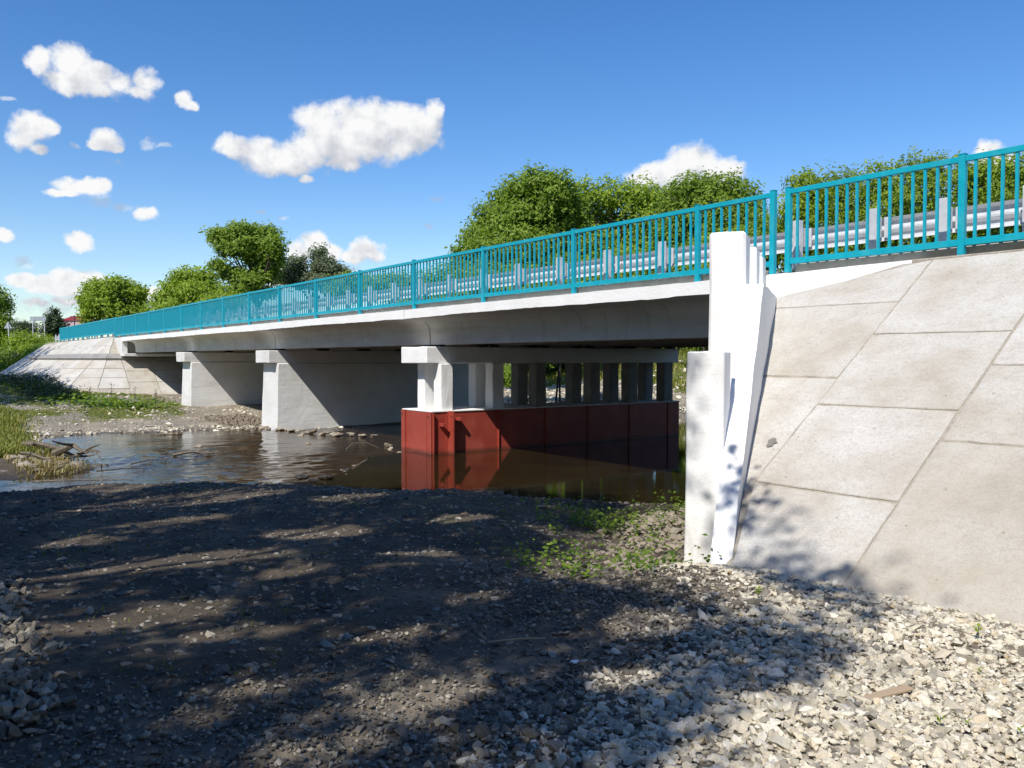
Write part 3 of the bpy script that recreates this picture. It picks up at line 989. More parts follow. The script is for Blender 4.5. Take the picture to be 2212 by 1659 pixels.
# ------------------------------------------------------------------ railings
def railing(name, label, posts, zb, zt, z_rail, bars_between, end_caps=True, cat='railing'):
    root = empty(name, (posts[0], 0, zb)); tag(root, label, cat, 'teal steel railings along the bridge and its approaches')
    hw = .038
    pm = bpy.data.meshes.new('post')
    b = B(); b.box(-hw, hw, -hw, hw, 0, zt - zb + .012, .004); b.box(-hw - .004, hw + .004, -hw - .004, hw + .004, zt - zb + .012, zt - zb + .022)
    b.bm.to_mesh(pm); b.bm.free(); pm.materials.append(MAT['teal_paint'])
    for i, x in enumerate(posts):
        o = bpy.data.objects.new('post', pm); COL.objects.link(o); o.parent = root
        o.location = (x - posts[0], random.uniform(-.003, .003), 0)
        o.rotation_euler = (random.uniform(-.004, .004), random.uniform(-.004, .004), 0)
    bh = (zt - .05) - (z_rail + .08)
    bar = bpy.data.meshes.new('baluster')
    b = B(); b.box(-.0155, .0155, -.0155, .0155, 0, bh); b.bm.to_mesh(bar); b.bm.free(); bar.materials.append(MAT['teal_paint'])
    for (xa, xb), n in zip(zip(posts, posts[1:]), bars_between):
        lo, hi = min(xa, xb), max(xa, xb)
        if n < 0:
            continue
        B().box(lo + hw, hi - hw, -.028, .028, zt - .075, zt - .008, .003).build('top_rail', 'teal_paint', root)
        B().box(lo + hw, hi - hw, -.024, .024, z_rail, z_rail + .08, .003).build('bottom_rail', 'teal_paint', root)
        for k in range(n):
            o = bpy.data.objects.new('baluster', bar); COL.objects.link(o); o.parent = root
            o.location = (lo + (hi - lo) * (k + 1) / (n + 1) - posts[0] + random.uniform(-.003, .003), 0, z_rail + .08 - zb)
            o.rotation_euler = (0, random.uniform(-.003, .003), 0)
    return root


bp = [1.40, 0.0] + [-3.0 * i for i in range(1, 15)] + [-44.24]
railing('bridge_railing', 'long teal steel railing with close upright bars along the white bridge edge', bp, 1.20, 2.39, 1.32, [8] + [19] * 14 + [14])
railing('approach_railing', 'short teal railing section above the large concrete slabs near the camera', [1.66, 4.05, 6.44, 8.83], 1.215, 2.39, 1.33, [15] * 3)
railing('approach_railing', 'teal railing on the embankment beyond the far end of the bridge', [-44.5, -46.62, -48.81, -50.9, -52.95, -55.1, -57.3, -59.45, -61.5, -63.55, -65.55], 1.30, 2.405, 1.46, [15] * 10)


def w_beam(name, x0, x1, parent):
    """galvanised W profile along x, open side to the bridge edge"""
    zc = 1.78
    prof = [(.0, -.158), (.028, -.150), (.075, -.118), (.082, -.085), (.075, -.052), (.018, -.012), (.018, .012), (.075, .052), (.082, .085), (.075, .118), (.028, .150), (0, .158)]
    y0 = .84
    outer = [(y0 + a, zc + c) for a, c in prof]; inner = [(y0 + a - .006, zc + c) for a, c in reversed(prof)]
    b = B(); b.prism_x(outer + inner, x0, x1)
    return b.build(name, 'galvanised', parent)


def guard(name, label, xs, x0, x1, step):
    g = empty(name, (xs[0], .7, 1.3)); tag(g, label, 'guard rail', 'galvanised guard rails beside the road')
    x = x1
    while x > x0 + .1:
        a = max(x0, x - step); w_beam('beam', a - .03, x, g); x = a
    pm = bpy.data.meshes.new('post')
    b = B()   # C section, bolted plate and spacer
    b.box(-.06, .06, -.055, -.049, 0, .72); b.box(-.06, -.054, -.049, .03, 0, .72); b.box(.054, .06, -.049, .03, 0, .72)
    b.box(-.12, .12, -.10, .10, -.012, .006)
    b.box(-.03, .03, .03, .135, .34, .62); b.box(.075, .14, .12, .128, .33, .61)
    b.bm.to_mesh(pm); b.bm.free(); pm.materials.append(MAT['galvanised'])
    for i, x in enumerate(xs):
        o = bpy.data.objects.new('post', pm); COL.objects.link(o); o.parent = g
        o.location = (x - xs[0], random.uniform(-.004, .004), .035); o.rotation_euler = (0, 0, random.uniform(-.03, .03))
    return g


gx = [1.33, .02, -1.42]
while gx[-1] > -43:
    gx.append(gx[-1] - 1.42)
guard('guard_rail', 'galvanised W beam guard rail behind the long bridge railing', gx, -44, 1.4, 4.0)
guard('guard_rail', 'galvanised W beam guard rail above the near concrete slabs', [2.54, 3.5, 4.5, 5.5, 6.5, 7.5, 8.5], 1.42, 13, 4.0)
guard('guard_rail', 'galvanised guard rail continuing past the far end of the bridge', [-44.6 - 1.9 * i for i in range(16)], -75, -44.02, 4.0)

# ------------------------------------------------------------------ slope paving
def panel(P, th, parent, inset=.012, name='slab', mat='slab_concrete', lift=0.0, rough=0):
    """a concrete slab from its four top corners (counter-clockwise seen from outside)"""
    P = [Vector(p) for p in P]
    n = (P[1] - P[0]).cross(P[3] - P[0]).normalized()
    c = sum(P, Vector()) / 4
    Q = []
    for p in P:
        d = (c - p).normalized()
        Q.append(p + d * inset * 1.35 + n * lift)
    j = [random.uniform(-.005, .005) for _ in range(4)]
    top = [q + n * jj for q, jj in zip(Q, j)]
    bot = [q - n * th for q in Q]
    b = B(); b.hexa(bot + top)
    es = [e for e in b.bm.edges if all(v.index >= 0 for v in e.verts)]
    bmesh.ops.bevel(b.bm, geom=list(b.bm.edges), offset=.008, segments=1, affect='EDGES')
    if rough:
        b.rough(rough, .006, 5.0, random.random() * 50)
    return b.build(name, mat, parent)


def side_pt(x, y, ztop=1.2, y0=-.1):
    return (x, y, ztop - (y0 - y) / EMB)


rp = empty('slope_paving', (5, -4.2, -1.8))
tag(rp, 'large weathered concrete slabs paving the slope beside the near abutment', 'paving', 'paved embankment slopes')
cols = [(1.5, 3.76, [-.36, -.85, -2.06, -3.58]), (3.76, 5.22, [-.10, -1.40, -2.44, -3.46, -4.75]), (5.22, 6.68, [-.10, -.75, -1.86, -2.78, -4.75]),
        (6.68, 8.14, [-.10, -1.3, -2.4, -3.5, -4.75]), (8.14, 9.6, [-.10, -1.2, -2.3, -3.4, -4.75]), (9.6, 11.1, [-.10, -1.3, -2.4, -3.5, -4.75]), (11.1, 12.6, [-.1, -1.2, -2.3, -3.4, -4.75])]
for ci, (xa, xb, ys) in enumerate(cols):
    for ya, yb in zip(ys, ys[1:]):
        xa0, xa1 = xa, xa
        if ci == 0:
            xa0 = max(xa, wing_line_x(ya) - .06); xa1 = min(max(xa, wing_line_x(yb) - .06), xb + .25)
            if xb - xa0 < .1:
                continue
            xa1 = min(xa1, xb - .02)
        if ci == 1 and yb < -4.6:
            xa1 = wing_line_x(yb) - .05
        if ci == 0 and ya == -.36:
            P = [side_pt(xa1, yb), side_pt(xb, yb), side_pt(xb, -.10), (1.80, -.66, .80)]
        else:
            P = [side_pt(xa1, yb), side_pt(xb, yb), side_pt(xb, ya), side_pt(xa0, ya)]
        panel(P, .09, rp, .013, rough=22)
# mortar bed that shows in the joints
b = B(); b.hexa([side_pt(1.4, -4.8, 1.12), side_pt(13, -4.8, 1.12), (13, -4.8, -3), (4.0, -4.8, -3), side_pt(2.0, -.7, 1.165), side_pt(13, -.11, 1.165), (13, -.11, .2), (2.0, -.7, .2)])
b.bm.free()
me = raw_mesh('mortar_bed', [side_pt(wing_line_x(-.7) - .05, -.7, 1.183), side_pt(wing_line_x(-4.6) - .05, -4.6, 1.183), side_pt(13, -4.8, 1.183), side_pt(13, -.12, 1.183), side_pt(3.4, -.12, 1.183)], [[0, 1, 2, 3, 4]])
link('mortar_bed', me, 'joint_mortar', rp)

# spalled patch in one slab
c_ = Vector(side_pt(3.62, -2.98, 1.2)) + Vector((0, -.58, .81)) * .0
ring = []
for k in range(15):
    a_ = k / 15 * 2 * math.pi; rr0 = .055 * (1 + .45 * vnoise2(np.array([k * .9]), np.array([3.1]), 8)[0])
    ring.append(c_ + Vector((math.cos(a_) * rr0, -math.sin(a_) * rr0 * 1.25 * .81, -math.sin(a_) * rr0 * 1.25 * .58)) + Vector((0, -.58, .81)) * .0085)
link('spalled_patch', raw_mesh('spalled_patch', ring, [list(range(15))]), 'raw_concrete', rp)

lp = empty('slope_paving', (-50, -3.6, -1.4))
tag(lp, 'pale concrete slabs with a ledge paving the rounded slope beyond the far abutment', 'paving', 'paved embankment slopes')


def cone_pt(u, z, lift=0.0):
    """u<0 along the side of the road (metres), 0..1 round the corner, >1 across the front"""
    d = EMB * (1.3 - z)
    if u <= 0:
        p = (-44.2 + u, -.1 - d, z)
        nrm = (0, -.58, .81)
    elif u <= 1:
        a = u * math.pi / 2
        p = (-44.2 + d * math.sin(a), -.1 - d * math.cos(a), z); nrm = (.58 * math.sin(a), -.58 * math.cos(a), .81)
    else:
        p = (-44.2 + d, -.1 + (u - 1), z); nrm = (.58, 0, .81)
    return (p[0] + nrm[0] * lift, p[1] + nrm[1] * lift, p[2] + nrm[2] * lift)


us = [-28.2, -26.5] + [-25.0 + 1.5 * i for i in range(17)] + [-.0]
us = sorted(set(us)) + [.25, .5, .75, 1.0]
ufront = [1, 2.5, 4, 5.5, 7, 8.5, 10]
for ua, ub in zip(us, us[1:]):
    lv = [1.27, .72, .13] if ua >= -22 else [1.15, .6, .05]
    if ua >= .75:
        continue_up = False
    else:
        continue_up = True
    if continue_up:
        off = random.choice([-.12, 0, .12]) if ua < 0 else 0
        zz = [lv[0], lv[1] + off, lv[2]]
        for za, zb in zip(zz, zz[1:]):
            panel([cone_pt(ua, zb), cone_pt(ub, zb), cone_pt(ub, za), cone_pt(ua, za)], .08, lp, .014)
    off = random.choice([-.1, 0, .1]) if ua < 0 else 0
    zz = [.02, -.55 + off, -1.05 + off, -1.62]
    for za, zb in zip(zz, zz[1:]):
        panel([cone_pt(ua, zb), cone_pt(ub, zb), cone_pt(ub, za), cone_pt(ua, za)], .08, lp, .014)
    if ua > -23.5:
        panel([cone_pt(ua, -.10, .15), cone_pt(ub, -.10, .15), cone_pt(ub, .16, .15), cone_pt(ua, .16, .15)], .22, lp, .004, 'ledge_block', 'dull_or_shaded_concrete')
for ua, ub in zip(ufront, ufront[1:]):
    for za, zb in zip([.02, -.7, -1.3, -2.15], [-.7, -1.3, -2.15]):
        panel([cone_pt(ua, zb), cone_pt(ub, zb), cone_pt(ub, za), cone_pt(ua, za)], .08, lp, .014)
    panel([cone_pt(ua, -.10, .15), cone_pt(ub, -.10, .15), cone_pt(ub, .12, .15), cone_pt(ua, .12, .15)], .22, lp, .004, 'ledge_block', 'dull_or_shaded_concrete')
uu = [-29] + list(np.linspace(-28, 0, 15)) + [.25, .5, .75, 1.0, 4, 7, 10]
v = [cone_pt(u, z, -.045) for u in uu for z in (1.25, -.1, -1.2, -2.3)]
nz = 4
F = [[i * nz + k + 1, (i + 1) * nz + k + 1, (i + 1) * nz + k, i * nz + k] for i in range(len(uu) - 1) for k in range(nz - 1)]
link('mortar_bed', raw_mesh('mortar_bed', v, F), 'joint_mortar', lp)

# ------------------------------------------------------------------ leaves, trees, plants


def leaf_mesh(name, C, size, r, up=.35, aspect=.5, outward=None):
    """many small folded leaf-sized faces; C (N,3)"""
    N = len(C)
    nrm = r.normal(size=(N, 3)); nrm = nrm * .6 + SUN * .65; nrm[:, 2] = np.abs(nrm[:, 2]) * (1 + up) + up
    if outward is not None:
        nrm += outward * .9
    nrm /= np.linalg.norm(nrm, axis=1)[:, None]
    t = r.normal(size=(N, 3)); t -= (t * nrm).sum(1)[:, None] * nrm; t /= np.linalg.norm(t, axis=1)[:, None] + 1e-9
    s = np.cross(nrm, t)
    L = (size * r.uniform(.6, 1.35, N))[:, None]
    Wd = L * aspect
    tilt = nrm * L * .12
    V = np.stack([C - t * L * .5, C + s * Wd * .5 + tilt, C + t * L * .5, C - s * Wd * .5 + tilt], 1).reshape(-1, 3)
    F = np.arange(N * 4).reshape(N, 4)
    return raw_mesh(name, V, F)


def clump_points(clumps, n, r, spray=.16, per=7):
    """sprays spread through ellipsoids (centre, radii), thicker towards their skins, with gaps"""
    vol = np.array([a * b * c for _, (a, b, c) in clumps]) ** .67
    cnt = r.multinomial(max(1, n // per), vol / vol.sum())
    out = []; outw = []
    for (c, rad), k in zip(clumps, cnt):
        if k == 0:
            continue
        c = np.array(c); rad = np.array(rad)
        d = r.normal(size=(k, 3)); d /= np.linalg.norm(d, axis=1)[:, None]
        q = d * (r.uniform(0, 1, k) ** .38)[:, None]
        lump = 1 + .22 * np.sin(q[:, 0] * 7 + c[0]) * np.cos(q[:, 2] * 8 + c[2]) + .12 * r.normal(size=k)
        P = c + q * rad * lump[:, None]
        keep = vnoise2(P[:, 0] / (rad[0] * .35) + P[:, 1], P[:, 2] / (rad[2] * .35) - P[:, 1], 3) > -.68
        P = P[keep]; dd = d[keep]
        off = r.normal(size=(len(P), per, 3)) * spray
        out.append((P[:, None, :] + off).reshape(-1, 3)); outw.append(np.repeat(dd, per, 0))
    return np.concatenate(out), np.concatenate(outw)


def tree(name, label, cat, base, clumps, n, size, mat, trunk_r=.15, group=None, limbs=True, spray=.16, stems=1, seed=1, aspect=.5, lean=(0, 0)):
    r = np.random.default_rng(seed)
    root = empty(name, tuple(base)); tag(root, label, cat, group)
    P, O = clump_points(clumps, n, r, spray)
    me = leaf_mesh('crown', P, size * 1.12, r, up=.05, outward=O, aspect=aspect)
    link('crown', me, mat, root)
    b = B()
    ctr = np.mean([c for c, _ in clumps], 0)
    base = np.array(base, float)
    top = ctr + np.array([0, 0, .3])
    for s in range(stems):
        bo = base + (r.normal(size=3) * (0 if stems == 1 else .35)) * np.array([1, 1, 0])
        mid = bo * .55 + top * .45 + r.normal(size=3) * .12
        b.tube([bo - np.array([0, 0, .3]), bo * .8 + mid * .2 + r.normal(size=3) * .03, mid, top], [trunk_r * 1.25, trunk_r, trunk_r * .7, trunk_r * .25], 7)
        if limbs:
            for (c, rad) in clumps:
                c = np.array(c)
                t = r.uniform(.15, .8)
                st = bo * (1 - .45 - .35 * t) + mid * .0 + (mid * .45 + top * .35 * t) if False else mid * (1 - t * .5) + top * t * .5 if c[2] > mid[2] else bo * .45 + mid * .55
                m = (st + c) / 2 + np.array([0, 0, .08 * np.linalg.norm(c - st)]) + r.normal(size=3) * .05
                b.tube([st, m, c], [trunk_r * .42, trunk_r * .26, trunk_r * .08], 5)
                for _ in range(2):
                    e = c + r.normal(size=3) * np.array(rad) * .55
                    b.tube([m, (m + e) / 2 + r.normal(size=3) * .05, e], [trunk_r * .2, trunk_r * .12, trunk_r * .04], 4)
    b.build('trunk', 'bark', root)
    return root


def px_clumps(lst, depth, squash=.9, jit=0.0, seed=0):
    r = np.random.default_rng(seed)
    out = []
    for (cx, cy, rx, ry) in lst:
        dd = depth + r.uniform(-1, 1) * jit
        out.append((at(cx, cy, dd), (rx * depth / FPX, max(rx, ry) * depth / FPX * squash, ry * depth / FPX)))
    return out


def base_at(px, depth, py=800):
    p = at(px, py, depth)
    return (p[0], p[1], float(ground_z(np.array([p[0]]), np.array([p[1]]), False)[0]))


G_FAR = 'trees standing beyond the bridge'
tree('willow_tree', 'broad rounded willow with a dense dark crown behind the middle of the railing', 'tree', base_at(1130, 42),
     px_clumps([(1150, 400, 52, 38), (1110, 425, 50, 40), (1200, 412, 45, 38), (1062, 468, 42, 42), (1105, 485, 60, 50), (1170, 470, 60, 55), (1035, 510, 42, 35), (1005, 548, 34, 22),
                (1230, 460, 45, 50), (1100, 545, 100, 45), (1190, 550, 80, 45), (1010, 580, 50, 25)], 42, .9, 1.2, 1),
     36000, .20, 'willow_leaf', .28, G_FAR, spray=.15, seed=3)
tree('willow_tree', 'lighter green tree in the middle of the clump behind the railing', 'tree', base_at(1310, 47),
     px_clumps([(1265, 425, 42, 38), (1318, 420, 48, 38), (1290, 475, 60, 50), (1372, 432, 48, 40), (1402, 425, 34, 34), (1350, 495, 70, 50), (1270, 540, 70, 50), (1400, 500, 60, 60), (1365, 560, 90, 45), (1225, 440, 40, 40), (1435, 440, 40, 40), (1440, 500, 50, 60)], 47, .9, 1.5, 2),
     24000, .20, 'bright_leaf', .25, G_FAR, spray=.17, seed=4)
tree('willow_tree', 'round topped tree below the small white cloud beside the concrete posts', 'tree', base_at(1550, 40),
     px_clumps([(1500, 412, 48, 34), (1558, 412, 58, 36), (1462, 436, 42, 36), (1612, 430, 36, 34), (1540, 470, 90, 55), (1620, 475, 40, 50), (1460, 500, 50, 60), (1560, 545, 90, 50), (1640, 545, 40, 50)], 40, .9, 1.2, 3),
     24000, .18, 'willow_leaf', .25, G_FAR, spray=.15, seed=5)
tree('bushy_tree', 'tall open crowned tree rising above the left half of the railing', 'tree', base_at(572, 74),
     px_clumps([(478, 512, 36, 17), (520, 500, 38, 17), (566, 507, 42, 20), (595, 530, 20, 24), (540, 532, 52, 22), (493, 540, 30, 14), (562, 562, 46, 22), (470, 572, 20, 10), (500, 590, 32, 13),
                (540, 602, 46, 16), (590, 592, 18, 20), (600, 560, 14, 18), (520, 625, 40, 14), (570, 630, 30, 12)], 74, .9, 1.5, 4),
     21000, .30, 'willow_leaf', .30, G_FAR, spray=.22, seed=6)
tree('bushy_tree', 'olive green tree left of the tall open crowned tree', 'tree', base_at(420, 84),
     px_clumps([(400, 598, 38, 18), (440, 602, 34, 20), (372, 625, 30, 20), (350, 648, 24, 18), (420, 632, 48, 22), (470, 635, 26, 18), (400, 660, 60, 18), (450, 655, 40, 16)], 84, .9, 1.5, 5),
     13000, .33, 'bright_leaf', .22, G_FAR, spray=.25, seed=7)
tree('bushy_tree', 'bright green spreading tree above the far end of the railing', 'tree', base_at(250, 95),
     px_clumps([(205, 622, 28, 16), (252, 618, 40, 18), (292, 632, 28, 18), (232, 648, 50, 24), (188, 650, 18, 24), (300, 660, 22, 22), (260, 675, 60, 16), (195, 680, 24, 18)], 95, .9, 1.5, 6),
     14000, .35, 'bright_leaf', .22, G_FAR, spray=.27, seed=8)
tree('bushy_tree', 'grey green pair of rounded crowns right of the tall tree', 'tree', base_at(690, 80),
     px_clumps([(640, 572, 28, 20), (620, 598, 24, 18), (690, 552, 22, 22), (705, 580, 38, 22), (735, 588, 22, 14), (660, 604, 42, 18), (700, 610, 50, 14)], 80, .9, 1.2, 7),
     12000, .28, 'grey_leaf', .22, G_FAR, spray=.2, seed=9)
tree('bushy_tree', 'dark tree cut off by the left edge of the picture', 'tree', base_at(-10, 92),
     px_clumps([(-20, 640, 40, 30), (5, 655, 22, 26), (8, 690, 18, 20), (-25, 700, 50, 35), (-5, 730, 30, 22)], 92, .9, 1, 8),
     8000, .28, 'willow_leaf', .25, G_FAR, spray=.26, seed=10)
tree('conical_tree', 'small dark conical tree behind the leaning pole', 'tree', base_at(118, 128),
     px_clumps([(117, 677, 9, 10), (112, 690, 16, 10), (122, 703, 22, 12), (108, 715, 18, 14), (130, 718, 14, 12)], 128, .9, .5, 9),
     5000, .34, 'dark_leaf', .2, G_FAR, spray=.3, seed=11)

# shrubs
G_SH = 'bushes on the far side of the road'
sh = [
    ([(1735, 402, 30, 32), (1760, 440, 40, 40), (1725, 470, 40, 50), (1735, 530, 60, 60)], 23, 'bright_leaf', 'pale leggy shrub just right of the gap between the two railings'),
    ([(1800, 402, 50, 38), (1850, 440, 60, 50), (1810, 480, 70, 60), (1830, 550, 90, 55)], 24, 'willow_leaf', 'green bush behind the second to fourth bars of the near railing panel'),
    ([(1890, 392, 50, 36), (1930, 430, 60, 50), (1900, 500, 70, 60), (1930, 560, 90, 50)], 23, 'bright_leaf', 'yellow green bush behind the middle of the near railing panel'),
    ([(1985, 372, 48, 38), (2035, 368, 40, 34), (2000, 430, 70, 55), (2020, 500, 80, 60), (2040, 560, 80, 45)], 22, 'willow_leaf', 'tallest bush with loose sprigs above the near railing panel'),
    ([(2100, 385, 40, 40), (2150, 378, 44, 40), (2120, 440, 60, 55), (2130, 500, 80, 55)], 21, 'bright_leaf', 'bush behind the thick post between the two near railing panels'),
    ([(2215, 385, 48, 50), (2200, 450, 60, 60), (2240, 500, 80, 60), (2280, 400, 60, 60)], 20, 'willow_leaf', 'bush cut off by the right edge of the picture'),
]
for k, (cl, dep, mt, lab) in enumerate(sh):
    tree('shrub', lab, 'bush', base_at(np.mean([c[0] for c in cl]), dep), px_clumps(cl, dep, 1.0, .6, 20 + k), 11000, .105, mt, .05, G_SH, spray=.10, stems=3, seed=30 + k, aspect=.45)
# sprigs that stick out above the bushes
r_ = np.random.default_rng(5)
hedge = [(900, 618, 36), (960, 600, 36), (1020, 602, 36), (1660, 500, 30), (1600, 520, 30), (1530, 540, 30), (1450, 560, 31), (1370, 570, 31), (1290, 580, 32), (1210, 590, 33), (1130, 598, 34), (1060, 606, 35)]
HN = ['first', 'second', 'third', 'twelfth', 'eleventh', 'tenth', 'ninth', 'eighth', 'seventh', 'sixth', 'fifth', 'fourth']
for k, (px, py, dep) in enumerate(hedge):
    tree('shrub', 'leafy bush seen through the long bridge railing, ' + HN[k] + ' from its left end', 'bush', base_at(px, dep), px_clumps([(px, py, 55, 34), (px + 20, py + 30, 60, 36), (px - 15, py + 50, 60, 34)], dep, 1, .8, k),
         5200, .12, 'bright_leaf' if k % 3 else 'willow_leaf', .05, 'leafy bushes seen through the bridge railing', spray=.12, stems=2, seed=60 + k)
for k, (px, py, rx, ry, dep) in enumerate([(480, 645, 45, 14, 70), (350, 672, 50, 14, 80), (760, 610, 50, 16, 60), (840, 610, 50, 14, 56)]):
    tree('shrub', ['bright low bush at the foot of the tall open crowned tree', 'low bush between the two left trees', 'dim bush under the grey green crowns', 'low bush right of the grey green crowns'][k], 'bush',
         base_at(px, dep), px_clumps([(px, py, rx, ry), (px + 12, py + 14, rx, ry), (px - 20, py + 18, rx * .8, ry)], dep, 1, .8, k), 4200, .22, 'bright_leaf', .06, 'low bushes beyond the railing', spray=.2, stems=2, seed=80 + k)
for k, (px, py, rx, ry, dep) in enumerate([(1000, 690, 75, 60, 54), (1120, 690, 80, 60, 52), (1240, 690, 80, 60, 54), (1350, 680, 75, 70, 52), (1450, 670, 70, 75, 50), (1540, 665, 70, 75, 50), (1640, 670, 80, 80, 50), (1760, 680, 90, 90, 50), (1900, 680, 100, 100, 50)]):
    tree('shrub', 'big dense bush behind the bridge deck, ' + ['first', 'second', 'third', 'fourth', 'fifth', 'sixth', 'seventh', 'eighth', 'ninth'][k] + ' from the left', 'bush', base_at(px, dep), px_clumps([(px, py, rx, ry), (px + 30, py + 55, rx, ry * .7), (px - 30, py - 55, rx, ry * .7)], dep, 1, .8, k), 4200, .34, 'willow_leaf', .08, 'dense bushes behind the deck', spray=.3, stems=2, seed=160 + k)
# growth on the slope left of the far paving
lsh = [(50, 734, 40, 17, 86, 'bright_leaf', 'bright bush below the rectangular sign'), (98, 740, 32, 15, 88, 'bright_leaf', 'bright bush between the sign posts and the railing end'),
       (20, 768, 34, 17, 80, 'willow_leaf', 'bush around the foot of the triangular sign'), (70, 762, 36, 16, 80, 'bright_leaf', 'weedy bush above the paved slope'),
       (30, 785, 34, 20, 76, 'dark_leaf', 'dark bush at the top of the shaded bank'), (48, 702, 30, 8, 125, 'dark_leaf', 'dark hedge behind the rectangular sign'),
       (-8, 716, 20, 18, 99, 'willow_leaf', 'bush behind the triangular sign'), (110, 752, 22, 12, 84, 'willow_leaf', 'low bush beside the top corner of the paving'), (-10, 790, 30, 26, 74, 'bright_leaf', 'yellowish bush at the left edge')]
for k, (px, py, rx, ry, dep, mt, lab) in enumerate(lsh):
    tree('shrub', lab, 'bush', base_at(px, dep), px_clumps([(px, py, rx, ry), (px + 10, py + 12, rx, ry), (px - 12, py + 14, rx * .8, ry)], dep, 1, .8, k), 4500, .22, mt, .05, 'bushes on the bank left of the far paving', spray=.2, stems=2, seed=100 + k)
# growth beyond the piers, seen under the deck
for k, (px, py, rx, ry, dep, mt, lab) in enumerate([
        (1090, 812, 22, 22, 50, 'willow_leaf', 'bush seen between the second and third pier columns'), (1170, 798, 34, 18, 56, 'dark_leaf', 'dark bush seen between the third and fourth pier columns'),
        (1215, 800, 34, 18, 56, 'dark_leaf', 'dark bush behind the fourth pair of pier columns'), (1305, 786, 36, 14, 62, 'dark_leaf', 'dark thicket at the top of the far bank under the bridge')]):
    tree('shrub', lab, 'bush', base_at(px, dep, 850), px_clumps([(px, py, rx, ry), (px + 10, py + 8, rx, ry)], dep, 1, .8, k), 4500, .16, mt, .05, 'bushes beyond the pier', spray=.15, stems=2, seed=130 + k)

# woods on the horizon
r_ = np.random.default_rng(12)
N = 26000
a = r_.uniform(-1.9, 1.4, N); rr = r_.uniform(260, 520, N)
hgt = 7 + 4 * fbm2(a * 14, rr * 0 + 2, 3, 7)
P = np.stack([CAM[0] + np.sin(a) * rr, CAM[1] + np.cos(a) * rr, r_.uniform(0, 1, N) ** .7 * hgt], -1)
me = leaf_mesh('distant_woods', P, 2.2, r_, aspect=.7)
tag(link('distant_woods', me, 'dark_leaf'), kind='stuff')


# ------------------------------------------------------------------ trees behind the camera that shade the gravel, and an added belt against sky light
def shade_wanted(x, y):
    """how much of the ground at (x, y) lies in tree shade in the place"""
    lit_right = sstep(x * .93 + y * .36 + .30 * vnoise2(x * 1.6, y * 1.6, 61), 2.95, 3.40)
    far = sstep(x + .5 * y, -11.6, -10.9)
    front = sstep(y, -12.5, -11.5)
    s = (1 - lit_right) * far * front
    # nearer the shore the shade ends
    d = -seg_sdist(x, y, RIVER)
    s = s * (1 - sstep(d, -.55 - .75 * sstep(-x, 3.5, 6), .1 - .5 * sstep(-x, 3.5, 6)))
    s = s * (1 - sstep(x * .8 + y * .6, -1.6, -.9) * sstep(y, -5.9, -5.2))
    for (cx, cy, rx, ry, k) in LIT:
        q = ((x - cx) / (rx * 1.25)) ** 2 + ((y - cy) / (ry * 1.25)) ** 2
        s = s * (1 - min(1, k * 1.1) * (q < 1))
    for (cx, cy, rx, ry, k) in EXTRA:
        q = ((x - cx) / rx) ** 2 + ((y - cy) / ry) ** 2
        s = np.maximum(s, k * (q < 1))
    return s


LIT = [(.95, -8.15, .36, 1.0, .97), (.05, -6.45, .34, .62, .95), (2.75, -8.75, .30, .55, .9), (3.15, -5.1, .40, .60, .85), (1.76, -6.1, .20, .40, .8), (3.5, -8.35, .16, .34, .8),
       (4.35, -4.85, .50, .34, .9), (3.1, -5.0, .62, .40, .95), (1.5, -2.3, .8, .5, .8), (5.15, -7.9, .22, .35, .8), (3.1, -9.6, .9, .25, .6), (-3.5, -6.4, .36, 1.0, .7), (-4.3, -7.4, .45, 1.4, .6),
       (-1.6, -7.6, .22, .7, .8), (-2.2, -5.1, .25, .6, .8), (.2, -4.6, .28, .42, .85), (1.1, -4.0, .35, .25, .7), (4.1, -7.6, .16, .4, .75), (4.6, -8.7, .14, .3, .7), (2.0, -7.4, .16, .35, .8), (3.7, -6.6, .14, .30, .75),
       (4.9, -6.1, .25, .30, .8), (5.6, -6.9, .18, .25, .8), (5.4, -8.6, .18, .3, .7), (1.5, -9.2, .4, .2, .7), (-.8, -8.7, .3, .4, .7), (2.3, -6.6, .12, .2, .7), (-6.2, -7.5, .5, .8, .7)]
EXTRA = [(4.8, -4.35, .75, .22, .7), (3.3, -3.1, .45, .12, .4), (3.9, -3.6, .35, .12, .3), (2.6, -3.2, .30, .18, .4), (2.3, -2.3, .25, .15, .4), (5.5, -4.75, .35, .15, .45), (5.75, -6.2, .4, .35, .6), (5.2, -5.6, .8, .35, .55), (6.05, -7.4, .35, .5, .5),
         (2.6, -2.7, .3, .12, .3)]


def in_frame(P, margin=60):
    px, py, z = project(P)
    return (z > .1) & (px > -margin) & (px < 2212 + margin) & (py > -margin) & (py < 1659 + margin)


